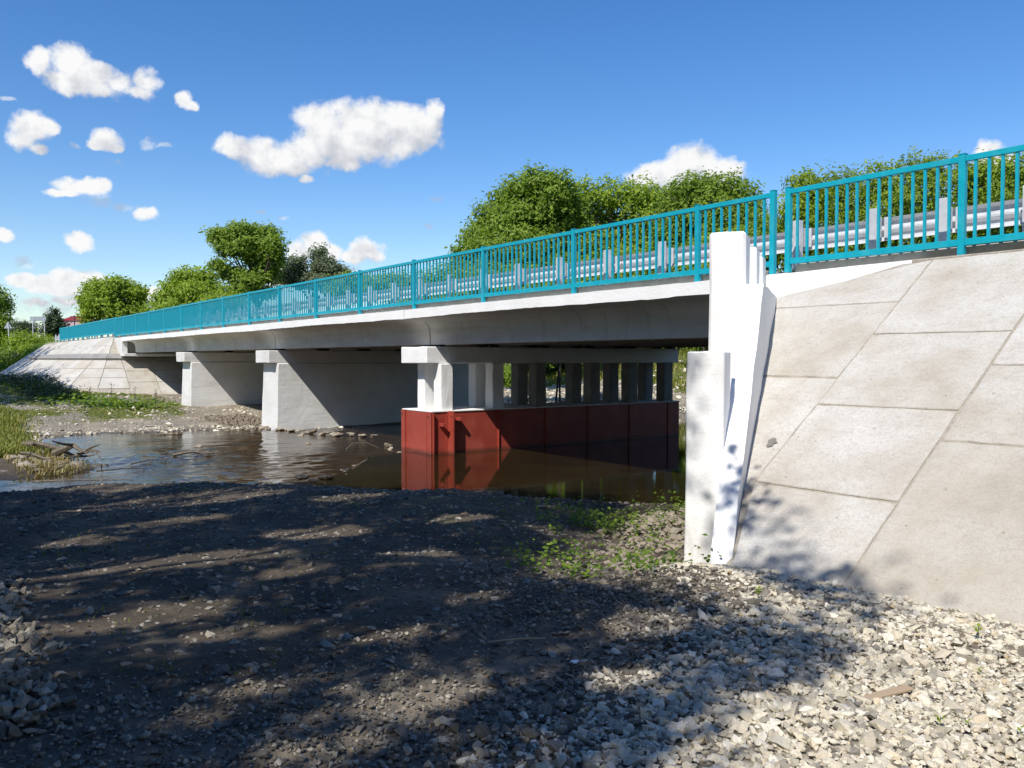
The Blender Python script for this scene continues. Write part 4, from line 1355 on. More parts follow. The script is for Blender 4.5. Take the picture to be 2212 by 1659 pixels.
def canopy(name_root, label, trunks, region, n_spray, per, size, tmin, tmax, wanted, zg, spray, trunk_r, group, seed):
    r = np.random.default_rng(seed)
    x = r.uniform(region[0], region[1], n_spray); y = r.uniform(region[2], region[3], n_spray)
    keep = r.uniform(0, 1, n_spray) < wanted(x, y) * (.85 + .3 * vnoise2(x * 1.7, y * 1.7, 14))
    x, y = x[keep], y[keep]
    t = r.uniform(tmin, tmax, len(x))
    C = np.stack([x + SUN[0] * t, y + SUN[1] * t, zg + SUN[2] * t], -1)
    P = (C[:, None, :] + r.normal(size=(len(C), per, 3)) * spray).reshape(-1, 3)
    P = P[~in_frame(P)]
    if name_root == 'shade_tree' and seed == 5:      # keep the gaps in the foliage clear, so the sun comes through them
        tt_ = (P[:, 2] - zg) / SUN[2]
        gx_, gy_ = P[:, 0] - SUN[0] * tt_, P[:, 1] - SUN[1] * tt_
        ok = np.ones(len(P), bool)
        for (cx, cy, rx, ry, k) in LIT:
            wob = 1 + .35 * vnoise2(gx_ * 5 + cx, gy_ * 5, 71)
            ok &= ~((((gx_ - cx) / rx) ** 2 + ((gy_ - cy) / ry) ** 2 < wob) & (r.uniform(0, 1, len(P)) < k + .06))
        P = P[ok]
    tr = np.array([p[:2] for p in trunks])
    own = np.argmin(((P[:, None, :2] - tr[None]) ** 2).sum(-1), 1)
    for k, (tx, ty, h) in enumerate(trunks):
        Q = P[own == k]
        if len(Q) == 0:
            continue
        root = empty(name_root, (tx, ty, zg)); tag(root, label[k], 'tree', group)
        link('crown', leaf_mesh('crown', Q, size, r, aspect=.6), 'shade_leaf', root)
        b = B()
        c = Q.mean(0)
        top = np.array([tx * .5 + c[0] * .5, ty * .5 + c[1] * .5, h])
        b0 = np.array([tx, ty, zg - .3])
        mid = (b0 + top) / 2 + r.normal(size=3) * .2
        b.tube([b0, mid, top], [trunk_r, trunk_r * .75, trunk_r * .3], 8)
        for _ in range(9):
            e = Q[r.integers(len(Q))]
            b.tube([mid * .5 + top * .5, (mid + e) / 2 + np.array([0, 0, .4]), e], [trunk_r * .35, trunk_r * .2, .02], 5)
        b.build('trunk', 'bark', root)


canopy('shade_tree', ['leafy tree standing behind the viewer on the near bank, shading the gravel'] * 5,
       [(-3.5, -17.5, 7.5), (1.0, -18.5, 8), (5.0, -17.5, 8), (8.5, -17, 7.5), (11.5, -18.5, 7)], (-11, 7.5, -12.3, -1), 12000, 15, .14, 8.5, 19, shade_wanted, -1.85, .17, .22,
       'trees behind the viewer', 5)


def sky_block_tree(k, x, y, h, rad, label):  # unseen trees added to cut the sky light from behind the camera
    r = np.random.default_rng(700 + k)
    root = empty('shade_tree', (x, y, -1.7)); tag(root, label, 'tree', 'trees behind the viewer')
    cl = [((x + r.normal() * rad * .4, y + r.normal() * rad * .4, -1.7 + h * t), (rad * .75, rad * .75, h * .16)) for t in (.25, .4, .55, .7, .85)]
    P, O = clump_points(cl, 5200, r, .35)
    P = P[~in_frame(P)]
    link('crown', leaf_mesh('crown', P, .55, r, aspect=.7), 'shade_leaf', root)
    b = B(); b.tube([(x, y, -2), (x, y, -1.7 + h * .5), (x, y, -1.7 + h * .85)], [.3, .22, .08], 8); b.build('trunk', 'bark', root)


for k_, (x_, y_, h_) in enumerate([(-14, -25, 14), (-8, -27, 15), (-2, -26, 16), (4, -27, 16), (10, -27, 16), (16, -26, 15), (21, -22, 15), (25, -17, 14), (27, -11, 13), (28, -5, 12), (-22, -27, 13)]):
    sky_block_tree(k_, x_, y_, h_, 4.2, ['first', 'second', 'third', 'fourth', 'fifth', 'sixth', 'seventh', 'eighth', 'ninth', 'tenth', 'eleventh'][k_] + ' unseen tree of the belt added behind the viewer to block sky light')


def shade_left(x, y):
    b = sstep(y, -8.5, -7.0) * sstep(-y, 2.4, 2.9) * (x < -33.5)
    b = b * np.where(x > -44, sstep(-y, 3.2, 3.6), 1)
    slope_ = sstep(x, -61.5, -64) * (y > -5) * (y < 1) * .95 * (vnoise2(x * 1.1 + y * .8, y * .12, 44) > -.25)
    return np.maximum(b * .92, slope_)


canopy('shade_tree', ['leafy tree outside the view on the far left bank'] * 4, [(-33, -17, 8), (-42, -18, 9), (-53, -18, 9), (-66, -16, 8)], (-80, -31, -8.5, 1.5), 5200, 12, .30, 13, 19, shade_left, -1.7, .42, .25,
       'trees outside the view on the left bank', 6)

# ------------------------------------------------------------------ stones
ICO_V = []
ph = (1 + 5 ** .5) / 2
for a_, b_ in ((1, ph), (-1, ph), (1, -ph), (-1, -ph)):
    ICO_V += [(0, a_, b_), (a_, b_, 0), (b_, 0, a_)]
ICO_V = np.array(ICO_V) / math.hypot(1, ph)
bmh = bmesh.new()
for v_ in ICO_V: bmh.verts.new(v_)
bmesh.ops.convex_hull(bmh, input=bmh.verts)
bmh.verts.index_update(); bmh.verts.ensure_lookup_table()
ICO_V = np.array([v_.co[:] for v_ in bmh.verts]); ICO_F = np.array([[v_.index for v_ in f_.verts] for f_ in bmh.faces]); bmh.free()


def stones_mesh(name, C, S, r, flat=.65, jag=.46):
    N = len(C); nv = len(ICO_V)
    base = ICO_V[None] * (1 + r.normal(size=(N, nv, 1)) * jag * .55) + r.normal(size=(N, nv, 3)) * jag * .28
    sc = np.stack([r.uniform(.75, 1.35, N), r.uniform(.65, 1.0, N), r.uniform(flat * .6, flat * 1.25, N)], -1)
    V = base * sc[:, None, :]
    yaw = r.uniform(0, 2 * math.pi, N); tx = r.normal(0, .30, N); ty = r.normal(0, .30, N)
    cy, sy = np.cos(yaw), np.sin(yaw); cx, sx = np.cos(tx), np.sin(tx); c2, s2 = np.cos(ty), np.sin(ty)
    x, y, z = V[..., 0], V[..., 1], V[..., 2]
    y, z = y * cx[:, None] - z * sx[:, None], y * sx[:, None] + z * cx[:, None]
    x, z = x * c2[:, None] + z * s2[:, None], -x * s2[:, None] + z * c2[:, None]
    x, y = x * cy[:, None] - y * sy[:, None], x * sy[:, None] + y * cy[:, None]
    V = np.stack([x, y, z], -1) * S[:, None, None] + C[:, None, :]
    F = (ICO_F[None] + (np.arange(N) * nv)[:, None, None]).reshape(-1, 3)
    return raw_mesh(name, V.reshape(-1, 3), F)


def near_view(x, y, z, margin=350):
    px, py, d = project(np.stack([x, y, z], -1))
    return (d > .4) & (px > -margin) & (px < 2212 + margin) & (py < 1659 + 500) & (py > 600)


def scatter(n, box, dens, r):
    x = r.uniform(box[0], box[1], n); y = r.uniform(box[2], box[3], n)
    k = r.uniform(0, 1, n) < dens(x, y)
    return x[k], y[k]


def gravel_dens(x, y):
    g = sstep(x * .9 + y * .25 + .8 * fbm2(x * .8, y * .8, 3, 77), 1.0, 3.2)
    hole = np.exp(-(((x - 4.95) / .55) ** 2 + ((y + 7.05) / .75) ** 2) ** 2)
    g = g * (1 - .80 * hole) * sstep(-y, 4.7, 5.1)
    mound = np.exp(-(((x - 4.6) / .8) ** 2 + ((y + 4.9) / .35) ** 2))
    g = g * (1 - sstep(y, -5.95, -5.45) * sstep(-x, -4.35, -3.9))
    return g * (1 - .8 * mound)


r_ = np.random.default_rng(41)
x, y = scatter(100000, (1.2, 12, -10.5, -4.4), gravel_dens, r_)
z = ground_z(x, y); k = near_view(x, y, z); x, y, z = x[k], y[k], z[k]
dist = np.hypot(x - CAM[0], y - CAM[1])
S = .008 + r_.gamma(1.7, .0056, len(x)); S = np.clip(S, .008, .055); S = S * (.58 + .42 * sstep(x * .93 + y * .36, 1.9, 3.0))
C = np.stack([x, y, z + S * .15 + r_.uniform(0, .018, len(x))], -1)
cl = r_.uniform(0, 1, len(x)) < sstep(x * .93 + y * .36, 2.3, 3.2)  # the rest, on the shade side, get the shade-darkened colours
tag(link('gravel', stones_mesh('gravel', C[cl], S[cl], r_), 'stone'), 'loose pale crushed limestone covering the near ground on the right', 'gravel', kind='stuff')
tag(link('gravel', stones_mesh('gravel', C[~cl], S[~cl], r_), 'shaded_stone'), 'crushed limestone coloured darker for tree shade in the middle of the near ground', 'gravel', kind='stuff')
x = r_.uniform(3.9, 9.5, 7000); y = -4.15 - np.abs(r_.normal(0, .45, 7000)); z = ground_z(x, y)
S = np.clip(.006 + r_.gamma(1.6, .0065, len(x)), .006, .04)
tag(link('gravel', stones_mesh('gravel', np.stack([x, y, z + S * .1], -1), S, r_, .6), 'stone'), 'fine chippings on the earth strip at the foot of the slabs', 'gravel', kind='stuff')
# pile at the left edge
x = r_.uniform(.9, 4.7, 3000); y = -9.78 + (x - 1.9) * -.05 + r_.normal(0, .15, 3000)
z = ground_z(x, y) + .10 * np.exp(-((y + 9.75) / .22) ** 2) * r_.uniform(0, 1, len(x))
S = np.clip(.010 + r_.gamma(2.2, .0075, len(x)), .01, .045)
tag(link('gravel', stones_mesh('gravel', np.stack([x, y, z + .01], -1), S, r_, .8), 'dull_stone'), 'heap of coarser pale stones at the left edge', 'gravel', kind='stuff')


def thin_dens(x, y):
    d = seg_sdist(x, y, RIVER)
    shore = sstep(-d, -1.0, -.1) * (d > -.35)
    n = sstep(fbm2(x * 1.1, y * 1.1, 3, 90), -.25, .55)
    return np.clip(.30 + .5 * n + .55 * shore, 0, 1) * (d > -.3)


x, y = scatter(56000, (-9.5, 5.5, -10.4, 1.0), thin_dens, r_)
z = ground_z(x, y); k = near_view(x, y, z) & (y > -10.3); x, y, z = x[k], y[k], z[k]
S = np.clip(.006 + r_.gamma(1.3, .0068, len(x)), .006, .06)
tag(link('pebbles', stones_mesh('pebbles', np.stack([x, y, z + S * .1], -1), S, r_, .5), 'shaded_stone'), 'scattered pebbles trodden into the shade-darkened earth by the water', 'gravel', kind='stuff')


def far_dens(x, y):
    d = seg_sdist(x, y, RIVER)
    shore = np.exp(-((d - .2) / .7) ** 2)
    n = sstep(fbm2(x * .35, y * .8, 3, 91), 0, .6)
    return np.clip(.06 + .25 * n + .8 * shore, 0, 1) * (d > -.25)


x, y = scatter(24000, (-42, -16, -7.8, 3.5), far_dens, r_)
z = ground_z(x, y); S = np.clip(.014 + r_.gamma(1.3, .018, len(x)), .014, .13)
tag(link('pebbles', stones_mesh('pebbles', np.stack([x, y, z + S * .1], -1), S, r_, .5), 'stone'), 'pale stones strewn over the far bank below the wall piers', 'gravel', kind='stuff')
x, y = scatter(9000, (-38, -14, 9.5, 28), lambda x, y: (seg_sdist(x, y, RIVER) > 0) * sstep(y, 26, 18) * .9, r_)
z = ground_z(x, y); S = np.clip(.03 + r_.gamma(1.5, .03, len(x)), .03, .2)
tag(link('pebbles', stones_mesh('pebbles', np.stack([x, y, z + S * .1], -1), S, r_, .5), 'stone'), 'pale rubble on the upstream bank seen between the pier columns', 'gravel', kind='stuff')
# dark rubble heap beside the wall pier
x = -22.6 + r_.normal(0, .8, 900); y = .2 + r_.normal(0, .5, 900)
z = ground_z(x, y) + .22 * np.exp(-((x + 22.6) / .9) ** 2 - ((y - .2) / .7) ** 2) * r_.uniform(.2, 1, 900)
tag(link('rubble', stones_mesh('rubble', np.stack([x, y, z], -1), r_.uniform(.03, .10, 900), r_, .7), 'rock'), 'small heap of brown rubble beside the solid wall pier', 'rubble', kind='stuff')
# rubble in the hollow under the wing wall
x = r_.uniform(.2, 3.6, 2300); y = r_.uniform(-4.8, .2, 2300)
k = (x > .2) & (y > -1.35 * x - 1.2 + r_.normal(0, .3, 2300)) & (x < wing_line_x(y)); x, y = x[k], y[k]
z = ground_z(x, y)
tag(link('rubble', stones_mesh('rubble', np.stack([x, y, z + .01], -1), r_.uniform(.02, .075, len(x)), r_, .5), 'rock'), 'flat broken stones in the hollow beside the white front post', 'rubble', kind='stuff')

# single rocks
ROCK = []
for q in range(5):
    rr_ = np.random.default_rng(200 + q)
    ROCK.append(stones_mesh('rock', np.zeros((1, 3)), np.ones(1), rr_, .6, .30))
    bmx = bmesh.new(); bmx.from_mesh(ROCK[-1])
    bmesh.ops.subdivide_edges(bmx, edges=bmx.edges, cuts=2, use_grid_fill=True)
    from mathutils import noise as mn
    for v_ in bmx.verts:
        v_.co += mn.noise_vector(v_.co * 2.2 + Vector((q * 3, 0, 0))) * .16 + mn.noise_vector(v_.co * 6 + Vector((q, 0, 0))) * .05
    bmx.to_mesh(ROCK[-1]); bmx.free(); ROCK[-1].shade_smooth(); ROCK[-1].materials.append(MAT['rock'])


def rock(x, y, z, s, label, group=None, flat=1.0, mat=None):
    me = ROCK[random.randrange(5)]
    o = bpy.data.objects.new('rock', me); COL.objects.link(o)
    o.location = (x, y, z); o.scale = (s * random.uniform(.9, 1.3), s * random.uniform(.8, 1.1), s * flat)
    o.rotation_euler = (random.uniform(-.2, .2), random.uniform(-.2, .2), random.uniform(0, 6.28))
    if mat:
        o.material_slots[0].link = 'OBJECT'; o.material_slots[0].material = MAT[mat]
    return tag(o, label, 'rock', group)


GW = 'rocks of the low weir between the pool and the stream'
wp = WEIR[:5]
tt = np.linspace(0, 3.999, 46)
for q, t in enumerate(tt):
    t = min(3.999, max(0, t + random.uniform(-.15, .15)))
    i = int(t); f_ = t - i
    p = wp[i] * (1 - f_) + wp[i + 1] * f_
    jx, jy = random.gauss(0, .17), random.gauss(0, .17)
    rock(p[0] + jx, p[1] + jy, POOL_Z - .05 + random.uniform(-.03, .02), random.choice([.04, .05, .06, .08, .13]), 'wet rock in the low stone weir beside the red casing', GW, .7, 'wet_rock' if q % 5 else None)
for (x, y, s, lab) in [(-6.25, -3.55, .20, 'largest dark clod at the near end of the stone weir'), (-6.5, -3.9, .15, 'dark clod beside the largest clod of the weir')]:
    rock(x, y, POOL_Z + .02, s, lab, None, .7, 'wet_rock')
GS = 'flat stones at the foot of the solid wall pier'
for q in range(34):
    t = q / 33
    x = -20.9 + t * 6.2 + random.uniform(-.2, .2); y = .0 + t * 1.7 + random.uniform(-.25, .25)
    rock(x, y, STREAM_Z + .03 + random.uniform(-.02, .05), random.uniform(.07, .18), 'flat pale stone at the water edge by the solid wall pier', GS, .6)
for (x, y, s, lab) in [(-12.5, 1.1, .16, 'pale stone in the shallows left of the red casing'), (-11.6, .7, .12, 'small pale stone almost touching the red casing'), (-14.3, -.6, .12, 'stone breaking the surface between the two piers'),
                       (-15.4, -3.4, .13, 'low stone in the middle of the riffle'), (-17.0, .3, .14, 'stone in the shallows before the solid wall pier')]:
    rock(x, y, STREAM_Z, s, lab, None, .6)
GN = 'scattered larger stones on the dark near bank'
NB = ['larger stone just right of the gravel heap at the left edge', 'larger stone beside the long sunlit streak on the bank', 'larger stone left of the long sunlit streak', 'larger stone halfway between the heap and the stream',
      'larger stone on the bank straight below the driftwood and piers', 'larger stone near the water straight below the red casing', 'larger stone on the shore before the shaded casing side', 'larger stone at the far edge of the weeds',
      'larger stone left of the brightest weeds', 'larger stone between the stick and the sunlit streak', 'larger stone low in the middle of the near bank', 'larger stone on the shore below the dark weir clod',
      'larger stone near the left end of the shoreline', 'larger stone right of the small sunlit patch', 'larger stone in the short grass above the weeds', 'larger stone at the gravel edge below the weeds', 'twin of the stone at the gravel edge, slightly nearer']
for (x, y, s) in [(2.4, -9.1, .05), (1.6, -7.2, .06), (.4, -7.9, .07), (-2.4, -6.8, .08), (-1.5, -4.9, .07), (-.7, -2.6, .09), (.4, -2.2, .08), (1.0, -2.9, .09), (3.4, -6.4, .05), (4.3, -8.6, .04), (-4.3, -5.5, .08), (-5.6, -7.6, .09),
                  (2.9, -7.3, .05), (.9, -4.4, .07), (-3.2, -4.4, .07), (3.9, -5.55, .06), (4.15, -5.75, .055)]:
    z = float(ground_z(np.array([x]), np.array([y]))[0])
    rock(x, y, z + s * .15, s, NB.pop(0), GN, .7)

# ------------------------------------------------------------------ grass and weeds
def blades(name, x, y, z, h, r, mat, label, wide=.010, droop=.5):
    N = len(x)
    a = r.uniform(0, 2 * math.pi, N); d = np.stack([np.cos(a), np.sin(a), np.zeros(N)], -1)
    s = np.stack([-np.sin(a), np.cos(a), np.zeros(N)], -1)
    B0 = np.stack([x, y, z - .01], -1); h = h[:, None]
    w = (wide * r.uniform(.7, 1.4, N))[:, None]
    M = B0 + np.array([0, 0, 1.0]) * h * .6 + d * h * .18 * droop
    Tp = B0 + np.array([0, 0, 1.0]) * h * (1.0 - .25 * droop) + d * h * .62 * droop
    V = np.stack([B0 - s * w, B0 + s * w, M + s * w * .8, M - s * w * .8, Tp], 1).reshape(-1, 3)
    i = (np.arange(N) * 5)[:, None]
    F = np.concatenate([np.concatenate([i, i + 1, i + 2], 1), np.concatenate([i, i + 2, i + 3], 1), np.concatenate([i + 3, i + 2, i + 4], 1)])
    o = link(name, raw_mesh(name, V, F), mat)
    return tag(o, label, 'grass', kind='stuff')


def gz(x, y):
    return ground_z(x, y)


r_ = np.random.default_rng(77)
# left bank tall grass
n = 13000
x = r_.uniform(-30, -14.5, n); y = -7.9 + r_.normal(0, .45, n) - (x + 22) * .02
k = (seg_sdist(x, y, RIVER) > .0); x, y = x[k], y[k]
blades('grass', x, y, gz(x, y), r_.uniform(.08, .34, len(x)), r_, 'grass_blade', 'tall grass on the left bank above the driftwood', .014)
n = 34000
x = r_.uniform(-46, -24, n); y = r_.uniform(-7.5, .5, n)
k = (r_.uniform(0, 1, n) < sstep(fbm2(x * .25, y * .6, 3, 3), -.45, .4) * .95) & (seg_sdist(x, y, RIVER) > .9); x, y = x[k], y[k]
blades('grass', x, y, gz(x, y), r_.uniform(.025, .08, len(x)), r_, 'grass_blade', 'thin short grass over the far gravel bank', .016)
n = 5000
x = r_.uniform(-52, -34, n); y = -3.9 + r_.normal(0, .55, n) + (x < -40) * -.3
k = (gz(x, y) < -1.35); x, y = x[k], y[k]
blades('weeds', x, y, gz(x, y), r_.uniform(.08, .32, len(x)), r_, 'weed_leaf', 'rank weeds along the foot of the far paved slope', .022)
n = 14000
x = r_.uniform(-34, -15.5, n); y = r_.uniform(19.2, 40, n)
k = seg_sdist(x, y, RIVER) > .9; x, y = x[k], y[k]
blades('grass', x, y, gz(x, y), r_.uniform(.15, .5, len(x)), r_, 'grass_blade', 'green grass on the upstream bank beyond the pool', .03)
n = 14000
x = r_.uniform(-100, -66, n); y = r_.uniform(-14, 1, n)
k = (gz(x, y) > -1.5) & (x < -72.5); x, y = x[k], y[k]
blades('grass', x, y, gz(x, y), r_.uniform(.2, .7, len(x)), r_, 'weed_leaf', 'long grass on the bank left of the far paving', .04)
# spit
n = 2600
x = r_.uniform(-16.5, -10.8, n); y = -7.45 + r_.normal(0, .35, n)
k = seg_sdist(x, y, RIVER) > -.05; x, y = x[k], y[k]
blades('straw', x, y, gz(x, y), r_.uniform(.06, .22, len(x)), r_, 'straw', 'matted dry yellow grass on the low spit', .010, 1.4)
# sparse grass on the near bank
n = 5200
x = r_.uniform(-6, 4.4, n); y = r_.uniform(-9.9, .2, n)
k = (r_.uniform(0, 1, n) < sstep(fbm2(x * .8, y * .8, 3, 63), .12, .55)) & (seg_sdist(x, y, RIVER) > .3); x, y = x[k], y[k]
blades('grass', x, y, gz(x, y), r_.uniform(.02, .07, len(x)), r_, 'weed_leaf', 'sparse short grass in the shaded near bank', .004)


def broad(name, n, box, fn, hrange, size, mat, label, r, aspect=.75, cat='weeds'):
    x = r.uniform(box[0], box[1], n); y = r.uniform(box[2], box[3], n)
    k = r.uniform(0, 1, n) < fn(x, y); x, y = x[k], y[k]
    z = gz(x, y) + r.uniform(hrange[0], hrange[1], len(x))
    per = 5
    P = (np.stack([x, y, z], -1)[:, None] + r.normal(size=(len(x), per, 3)) * size * .9).reshape(-1, 3)
    P[:, 2] = np.maximum(P[:, 2], gz(P[:, 0], P[:, 1]) + .01)
    me = leaf_mesh(name, P, size, r, up=.9, aspect=aspect)
    return tag(link(name, me, mat), label, cat, kind='stuff')


hole = lambda x, y: (1.4 * np.exp(-(((x - 3.25) / .75) ** 2 + ((y + 5.0) / .48) ** 2)) + .8 * np.exp(-(((x - .9) / .9) ** 2 + ((y + 2.6) / .8) ** 2)) + .55 * np.exp(-(((x - .6) / .5) ** 2 + ((y + .9) / .5) ** 2))) * (x < wing_line_x(y) - .1) * sstep(fbm2(x * 2, y * 2, 2, 4), -.5, .3)
broad('weeds', 5200, (-.8, 4.2, -5.9, .2), hole, (.02, .22), .052, 'weed_leaf', 'leafy green weeds in the hollow beside the white front post', r_)
broad('coltsfoot', 1000, (-36, -28, -5.2, -.6), lambda x, y: np.exp(-(((x + 31) / 2.8) ** 2 + ((y + 2.6 - (x + 31) * .45) / 1.0) ** 2)), (.03, .22), .17, 'weed_leaf', 'patch of broad coltsfoot leaves before the far paved slope', r_, .95)
broad('weeds', 900, (-52, -34, -5.5, -3.4), lambda x, y: np.ones(x.shape) * .9, (.05, .5), .14, 'dark_leaf', 'shaded leafy weeds at the foot of the far slope', r_)

# bare weed stalks by the far slope and single seedlings on the near gravel
for q, (x, y, h) in enumerate([(-30.5, -1.9, .95), (-31.8, -2.6, 1.0), (-29.8, -1.2, .8), (-35.0, -4.4, .8), (-37.5, -4.2, .9), (-33.5, -3.2, .7)]):
    z = float(gz(np.array([x]), np.array([y]))[0])
    root = empty('weed_stalk', (x, y, z)); tag(root, 'tall thin weed stalk standing before the far paved slope', 'weed', 'tall weed stalks before the far paved slope')
    b = B(); b.tube([(x, y, z), (x + .03, y, z + h * .6), (x + .05, y + .02, z + h)], [.012, .009, .004], 5); b.build('stem', 'bark', root)
    rr_ = np.random.default_rng(300 + q)
    tz = rr_.uniform(.2, 1, 40)
    P = np.stack([x + .04 * tz + rr_.normal(0, .05, 40), y + rr_.normal(0, .05, 40), z + h * tz], -1)
    link('leaves', leaf_mesh('leaves', P, .09, rr_, aspect=.35), 'dark_leaf', root)


def seedling(x, y, h, n, label, r):
    z = float(gz(np.array([x]), np.array([y]))[0])
    root = empty('seedling', (x, y, z)); tag(root, label, 'plant', 'green seedlings growing through the near gravel')
    b = B(); b.tube([(x, y, z - .02), (x + .004, y, z + h)], [.0022, .0014], 5); b.build('stem', 'weed_leaf', root)
    for q in range(n):
        a = q * 2.4; L = h * .42
        zz = z + h * (.45 + .55 * (q + 1) / n)
        c = np.array([x, y, zz]); d = np.array([math.cos(a), math.sin(a), .55]); d /= np.linalg.norm(d)
        s = np.array([-math.sin(a), math.cos(a), 0])
        V = [c, c + d * L * .35 + s * L * .26, c + d * L * .8 + s * L * .2 - np.array([0, 0, L * .05]), c + d * L, c + d * L * .8 - s * L * .2 - np.array([0, 0, L * .05]), c + d * L * .35 - s * L * .26]
        link('leaf', raw_mesh('leaf', V, [[0, 1, 2, 3, 4, 5]]), 'bright_leaf', root)


for (x, y, h, n, lab) in [(6.97, -6.24, .07, 6, 'seedling nearest the lower edge, left of a smaller one'), (7.04, -6.12, .05, 4, 'small seedling with reddish tint right of the first one'), (7.22, -6.0, .06, 4, 'pair of leaves at the right edge low down'),
                          (6.46, -4.75, .09, 7, 'seedling on the dirt strip below the slabs at the right'), (6.72, -4.62, .12, 8, 'upright weed at the foot of the slabs at the right edge'), (6.72, -5.3, .05, 4, 'tiny seedling below the plank at right'),
                          (5.15, -5.2, .10, 8, 'weed on the dark mound below the wing wall'), (7.28, -6.6, .04, 4, 'smallest seedling near the bottom right corner')]:
    seedling(x, y, h, n, lab, r_)

# plank, stick, litter, branches, driftwood
z = float(gz(np.array([6.56]), np.array([-6.0]))[0])
b = B(); b.obox((6.57, -6.02, z + .035), (.05, .165, .012), (.028, -.008, 0), (0, -.0008, .007), .002)
tag(b.build('plank', 'plank_wood'), 'thin weathered wooden lath lying on the sunlit gravel', 'plank')
z = float(gz(np.array([4.8]), np.array([-7.1]))[0])
b = B(); b.tube([(4.71, -7.26, z + .02), (4.80, -7.08, z + .03), (4.87, -6.93, z + .022)], .006, 6)
tag(b.build('stick', 'plank_wood'), 'thin straight stick lying on the shaded gravel', 'stick')
z = float(gz(np.array([5.25]), np.array([-7.0]))[0])
b = B(); b.obox((5.25, -7.02, z + .025), (.02, .012, .004), (-.01, .02, .002), (0, 0, .003)); b.rough(3, .006, 40, 3)
tag(b.build('litter', 'litter_white'), 'small crumpled pale blue scrap on the shaded gravel', 'litter')


def branch(pts, r0, label, name='branch', twigs=3, seed=0):
    rr_ = np.random.default_rng(seed)
    pts = [np.array(p, float) for p in pts]
    b = B()
    n = len(pts)
    b.tube(pts, [r0 * (1 - .65 * i / (n - 1)) for i in range(n)], 6)
    for _ in range(twigs):
        i = rr_.integers(1, n); a = pts[i]
        e = a + rr_.normal(size=3) * np.array([.35, .35, .12]) * r0 * (18 if r0 < .03 else 9)
        b.tube([a, (a + e) / 2 + rr_.normal(size=3) * .02, e], [r0 * .5, r0 * .35, r0 * .15], 5)
    return tag(b.build(name, 'dry_wood'), label, 'branch')


branch([(-9.9, -8.1, -2.43), (-9.5, -7.6, -2.40), (-9.3, -7.0, -2.42), (-9.15, -6.4, -2.45)], .022, 'long thin branch lying in the shallow water below the spit', twigs=5, seed=1)
branch([(-10.8, -6.8, -2.42), (-10.9, -6.2, -2.42), (-11.0, -5.8, -2.46)], .022, 'dark stick pointing out from the tip of the spit', seed=2)
branch([(-11.9, -5.9, -2.45), (-12.2, -5.4, -2.42), (-12.4, -5.0, -2.47)], .020, 'short stick with a green leaf off the spit tip', seed=3)
branch([(-13.3, -4.6, -2.46), (-13.1, -4.2, -2.38), (-12.9, -3.8, -2.44)], .05, 'pale log fragment caught in the middle of the stream', twigs=4, seed=4)
branch([(-8.3, -5.6, -2.46), (-8.1, -5.1, -2.45), (-7.9, -4.7, -2.47)], .012, 'thin stick at the near edge of the stream', twigs=1, seed=5)
branch([(-12.2, -.35, -2.5), (-12.4, -.05, -2.36), (-12.2, .25, -2.33), (-11.9, .5, -2.48)], .014, 'arched pale twig standing out of the water by the casing', twigs=0, seed=6)
for q, (p, lab) in enumerate([([(-16.2, -7.6, -2.25), (-15.2, -7.35, -2.16), (-14.2, -7.1, -2.2), (-13.3, -6.85, -2.33)], 'thick dark driftwood log across the spit'),
                              ([(-13.9, -7.2, -2.30), (-13.1, -6.9, -2.05), (-12.7, -6.75, -2.2)], 'short upright broken driftwood stump on the spit'),
                              ([(-15.3, -8.0, -2.35), (-14.0, -7.7, -2.27), (-12.8, -7.4, -2.36)], 'grey driftwood piece lying in the dry grass of the spit'),
                              ([(-13.0, -6.9, -2.3), (-12.3, -6.6, -2.12), (-11.9, -6.5, -2.3)], 'pale bundle of roots at the spit tip')]):
    branch(p, [.085, .09, .05, .03][q], lab, 'driftwood', twigs=[5, 5, 3, 9][q], seed=20 + q)
for q in range(64):
    x = random.uniform(-17, -11.6); y = -7.5 + random.uniform(-.55, .5)
    if seg_sdist(np.array([x]), np.array([y]), RIVER)[0] > .05:
        rock(x, y, float(gz(np.array([x]), np.array([y]))[0]) + .03, random.uniform(.06, .22), 'dark clod among the driftwood on the spit', 'clods on the spit', .7)

# ------------------------------------------------------------------ far signs, poles and house
def frame_at(px, py, dep):
    return at(px, py, dep)


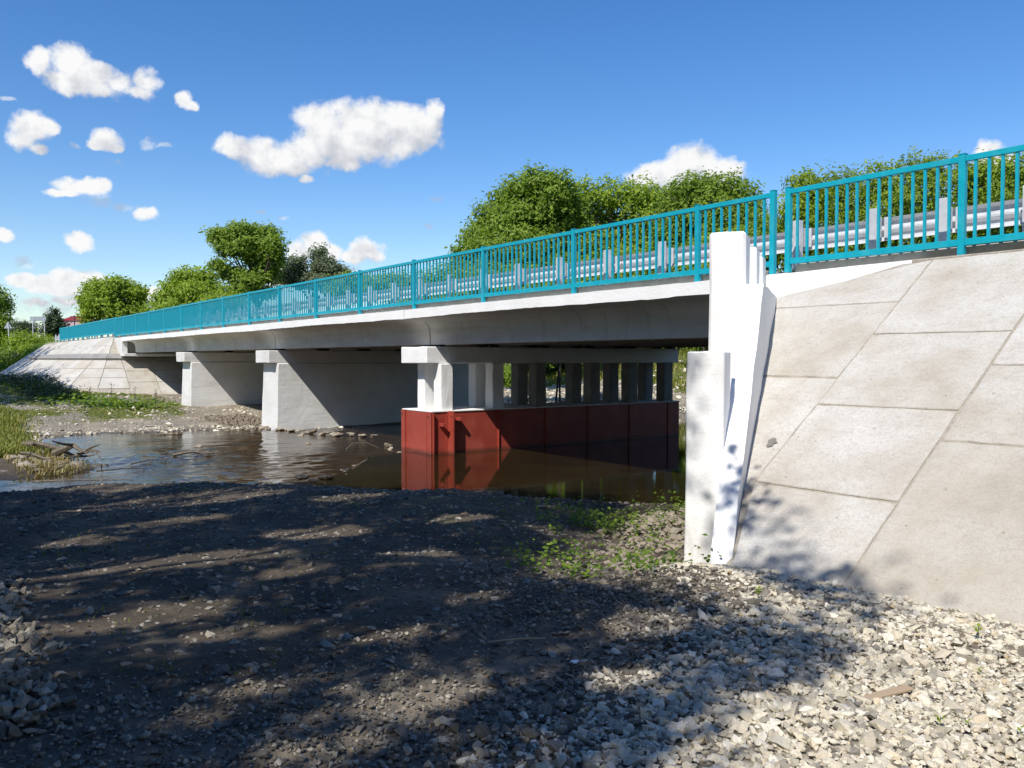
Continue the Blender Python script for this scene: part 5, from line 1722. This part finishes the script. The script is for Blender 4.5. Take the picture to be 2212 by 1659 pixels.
c = at(17.5, 703, 90); base = at(21, 742, 90)
sg = empty('road_sign', tuple(base)); tag(sg, 'back of a triangular warning sign at the left edge', 'road sign')
u = Vector(RGT) * .46; up = Vector((0, 0, 1)); n_ = Vector(FWD) * .012
tri = [Vector(c) - u - up * .32, Vector(c) + u - up * .32, Vector(c) + up * .44]
b = B(); va = [b.bm.verts.new(p - n_) for p in tri]; vb = [b.bm.verts.new(p + n_) for p in tri]
b.bm.faces.new(va); b.bm.faces.new(vb[::-1])
for i in range(3): b.bm.faces.new((va[i], va[(i + 1) % 3], vb[(i + 1) % 3], vb[i]))
b.build('plate', 'sign_back', sg)
B().tube([Vector(base) - up * 1.5, Vector(c) + Vector(RGT) * .05 + up * .3 - Vector(FWD) * .06], .055, 8).build('post', 'sign_post', sg)
c = at(82.5, 688.7, 100)
sg = empty('road_sign', tuple(at(82, 722, 100))); tag(sg, 'back of a wide rectangular sign on two posts left of the railing', 'road sign')
b = B(); b.obox(c, Vector(RGT) * .95, Vector((0, 0, 1)) * .27, Vector(FWD) * .02); b.build('plate', 'sign_back', sg)
for (pa, pb) in (((70.5, 688), (72.5, 735)), ((95.5, 688), (98.5, 738))):
    B().tube([at(pb[0], pb[1] + 25, 99.8), at(*pa, 99.8)], .05, 8).build('post', 'sign_post', sg)
p = empty('utility_pole', tuple(at(123, 715, 140))); tag(p, 'plain leaning pole in front of the dark conical tree', 'pole')
B().tube([at(123.5, 740, 140), at(118.5, 668, 140)], [.17, .11], 8).build('shaft', 'pole_wood', p)
p = empty('utility_pole', tuple(at(161, 705, 165))); tag(p, 'utility pole with three crossarms before the red roof', 'pole')
B().tube([at(161.3, 730, 165), at(161, 681, 165)], [.14, .10], 8).build('shaft', 'pole_wood', p)
for yy in (683.5, 688, 692.5):
    B().obox(at(160.5, yy, 164.8), Vector(RGT) * .85, Vector((0, 0, .05)), Vector(FWD) * .05).build('crossarm', 'pole_wood', p)
h = empty('house', tuple(at(176, 720, 180))); tag(h, 'far house with a dark red gable roof behind the railing end', 'house')
c = at(176, 705, 183)
b = B(); b.obox(Vector(c), Vector(RGT) * 2.9, Vector((0, 0, 1.2)), Vector(FWD) * 3.0); b.build('wall', 'pink_wall', h)
b = B()
e0 = Vector(c) - Vector(RGT) * 3.2 + Vector((0, 0, 1.15)); e1 = Vector(c) + Vector(RGT) * 3.2 + Vector((0, 0, 1.15)); r0 = Vector(c) + Vector((0, 0, 2.15))
F_ = Vector((FWD[0], FWD[1], 0)).normalized() * 3.3
vs = [b.bm.verts.new(q) for q in (e0 - F_, e1 - F_, r0 - F_, e0 + F_, e1 + F_, r0 + F_)]
for f_ in ((0, 1, 2), (5, 4, 3), (0, 2, 5, 3), (1, 4, 5, 2), (0, 3, 4, 1)): b.bm.faces.new([vs[i] for i in f_])
b.build('roof', 'red_roof', h)
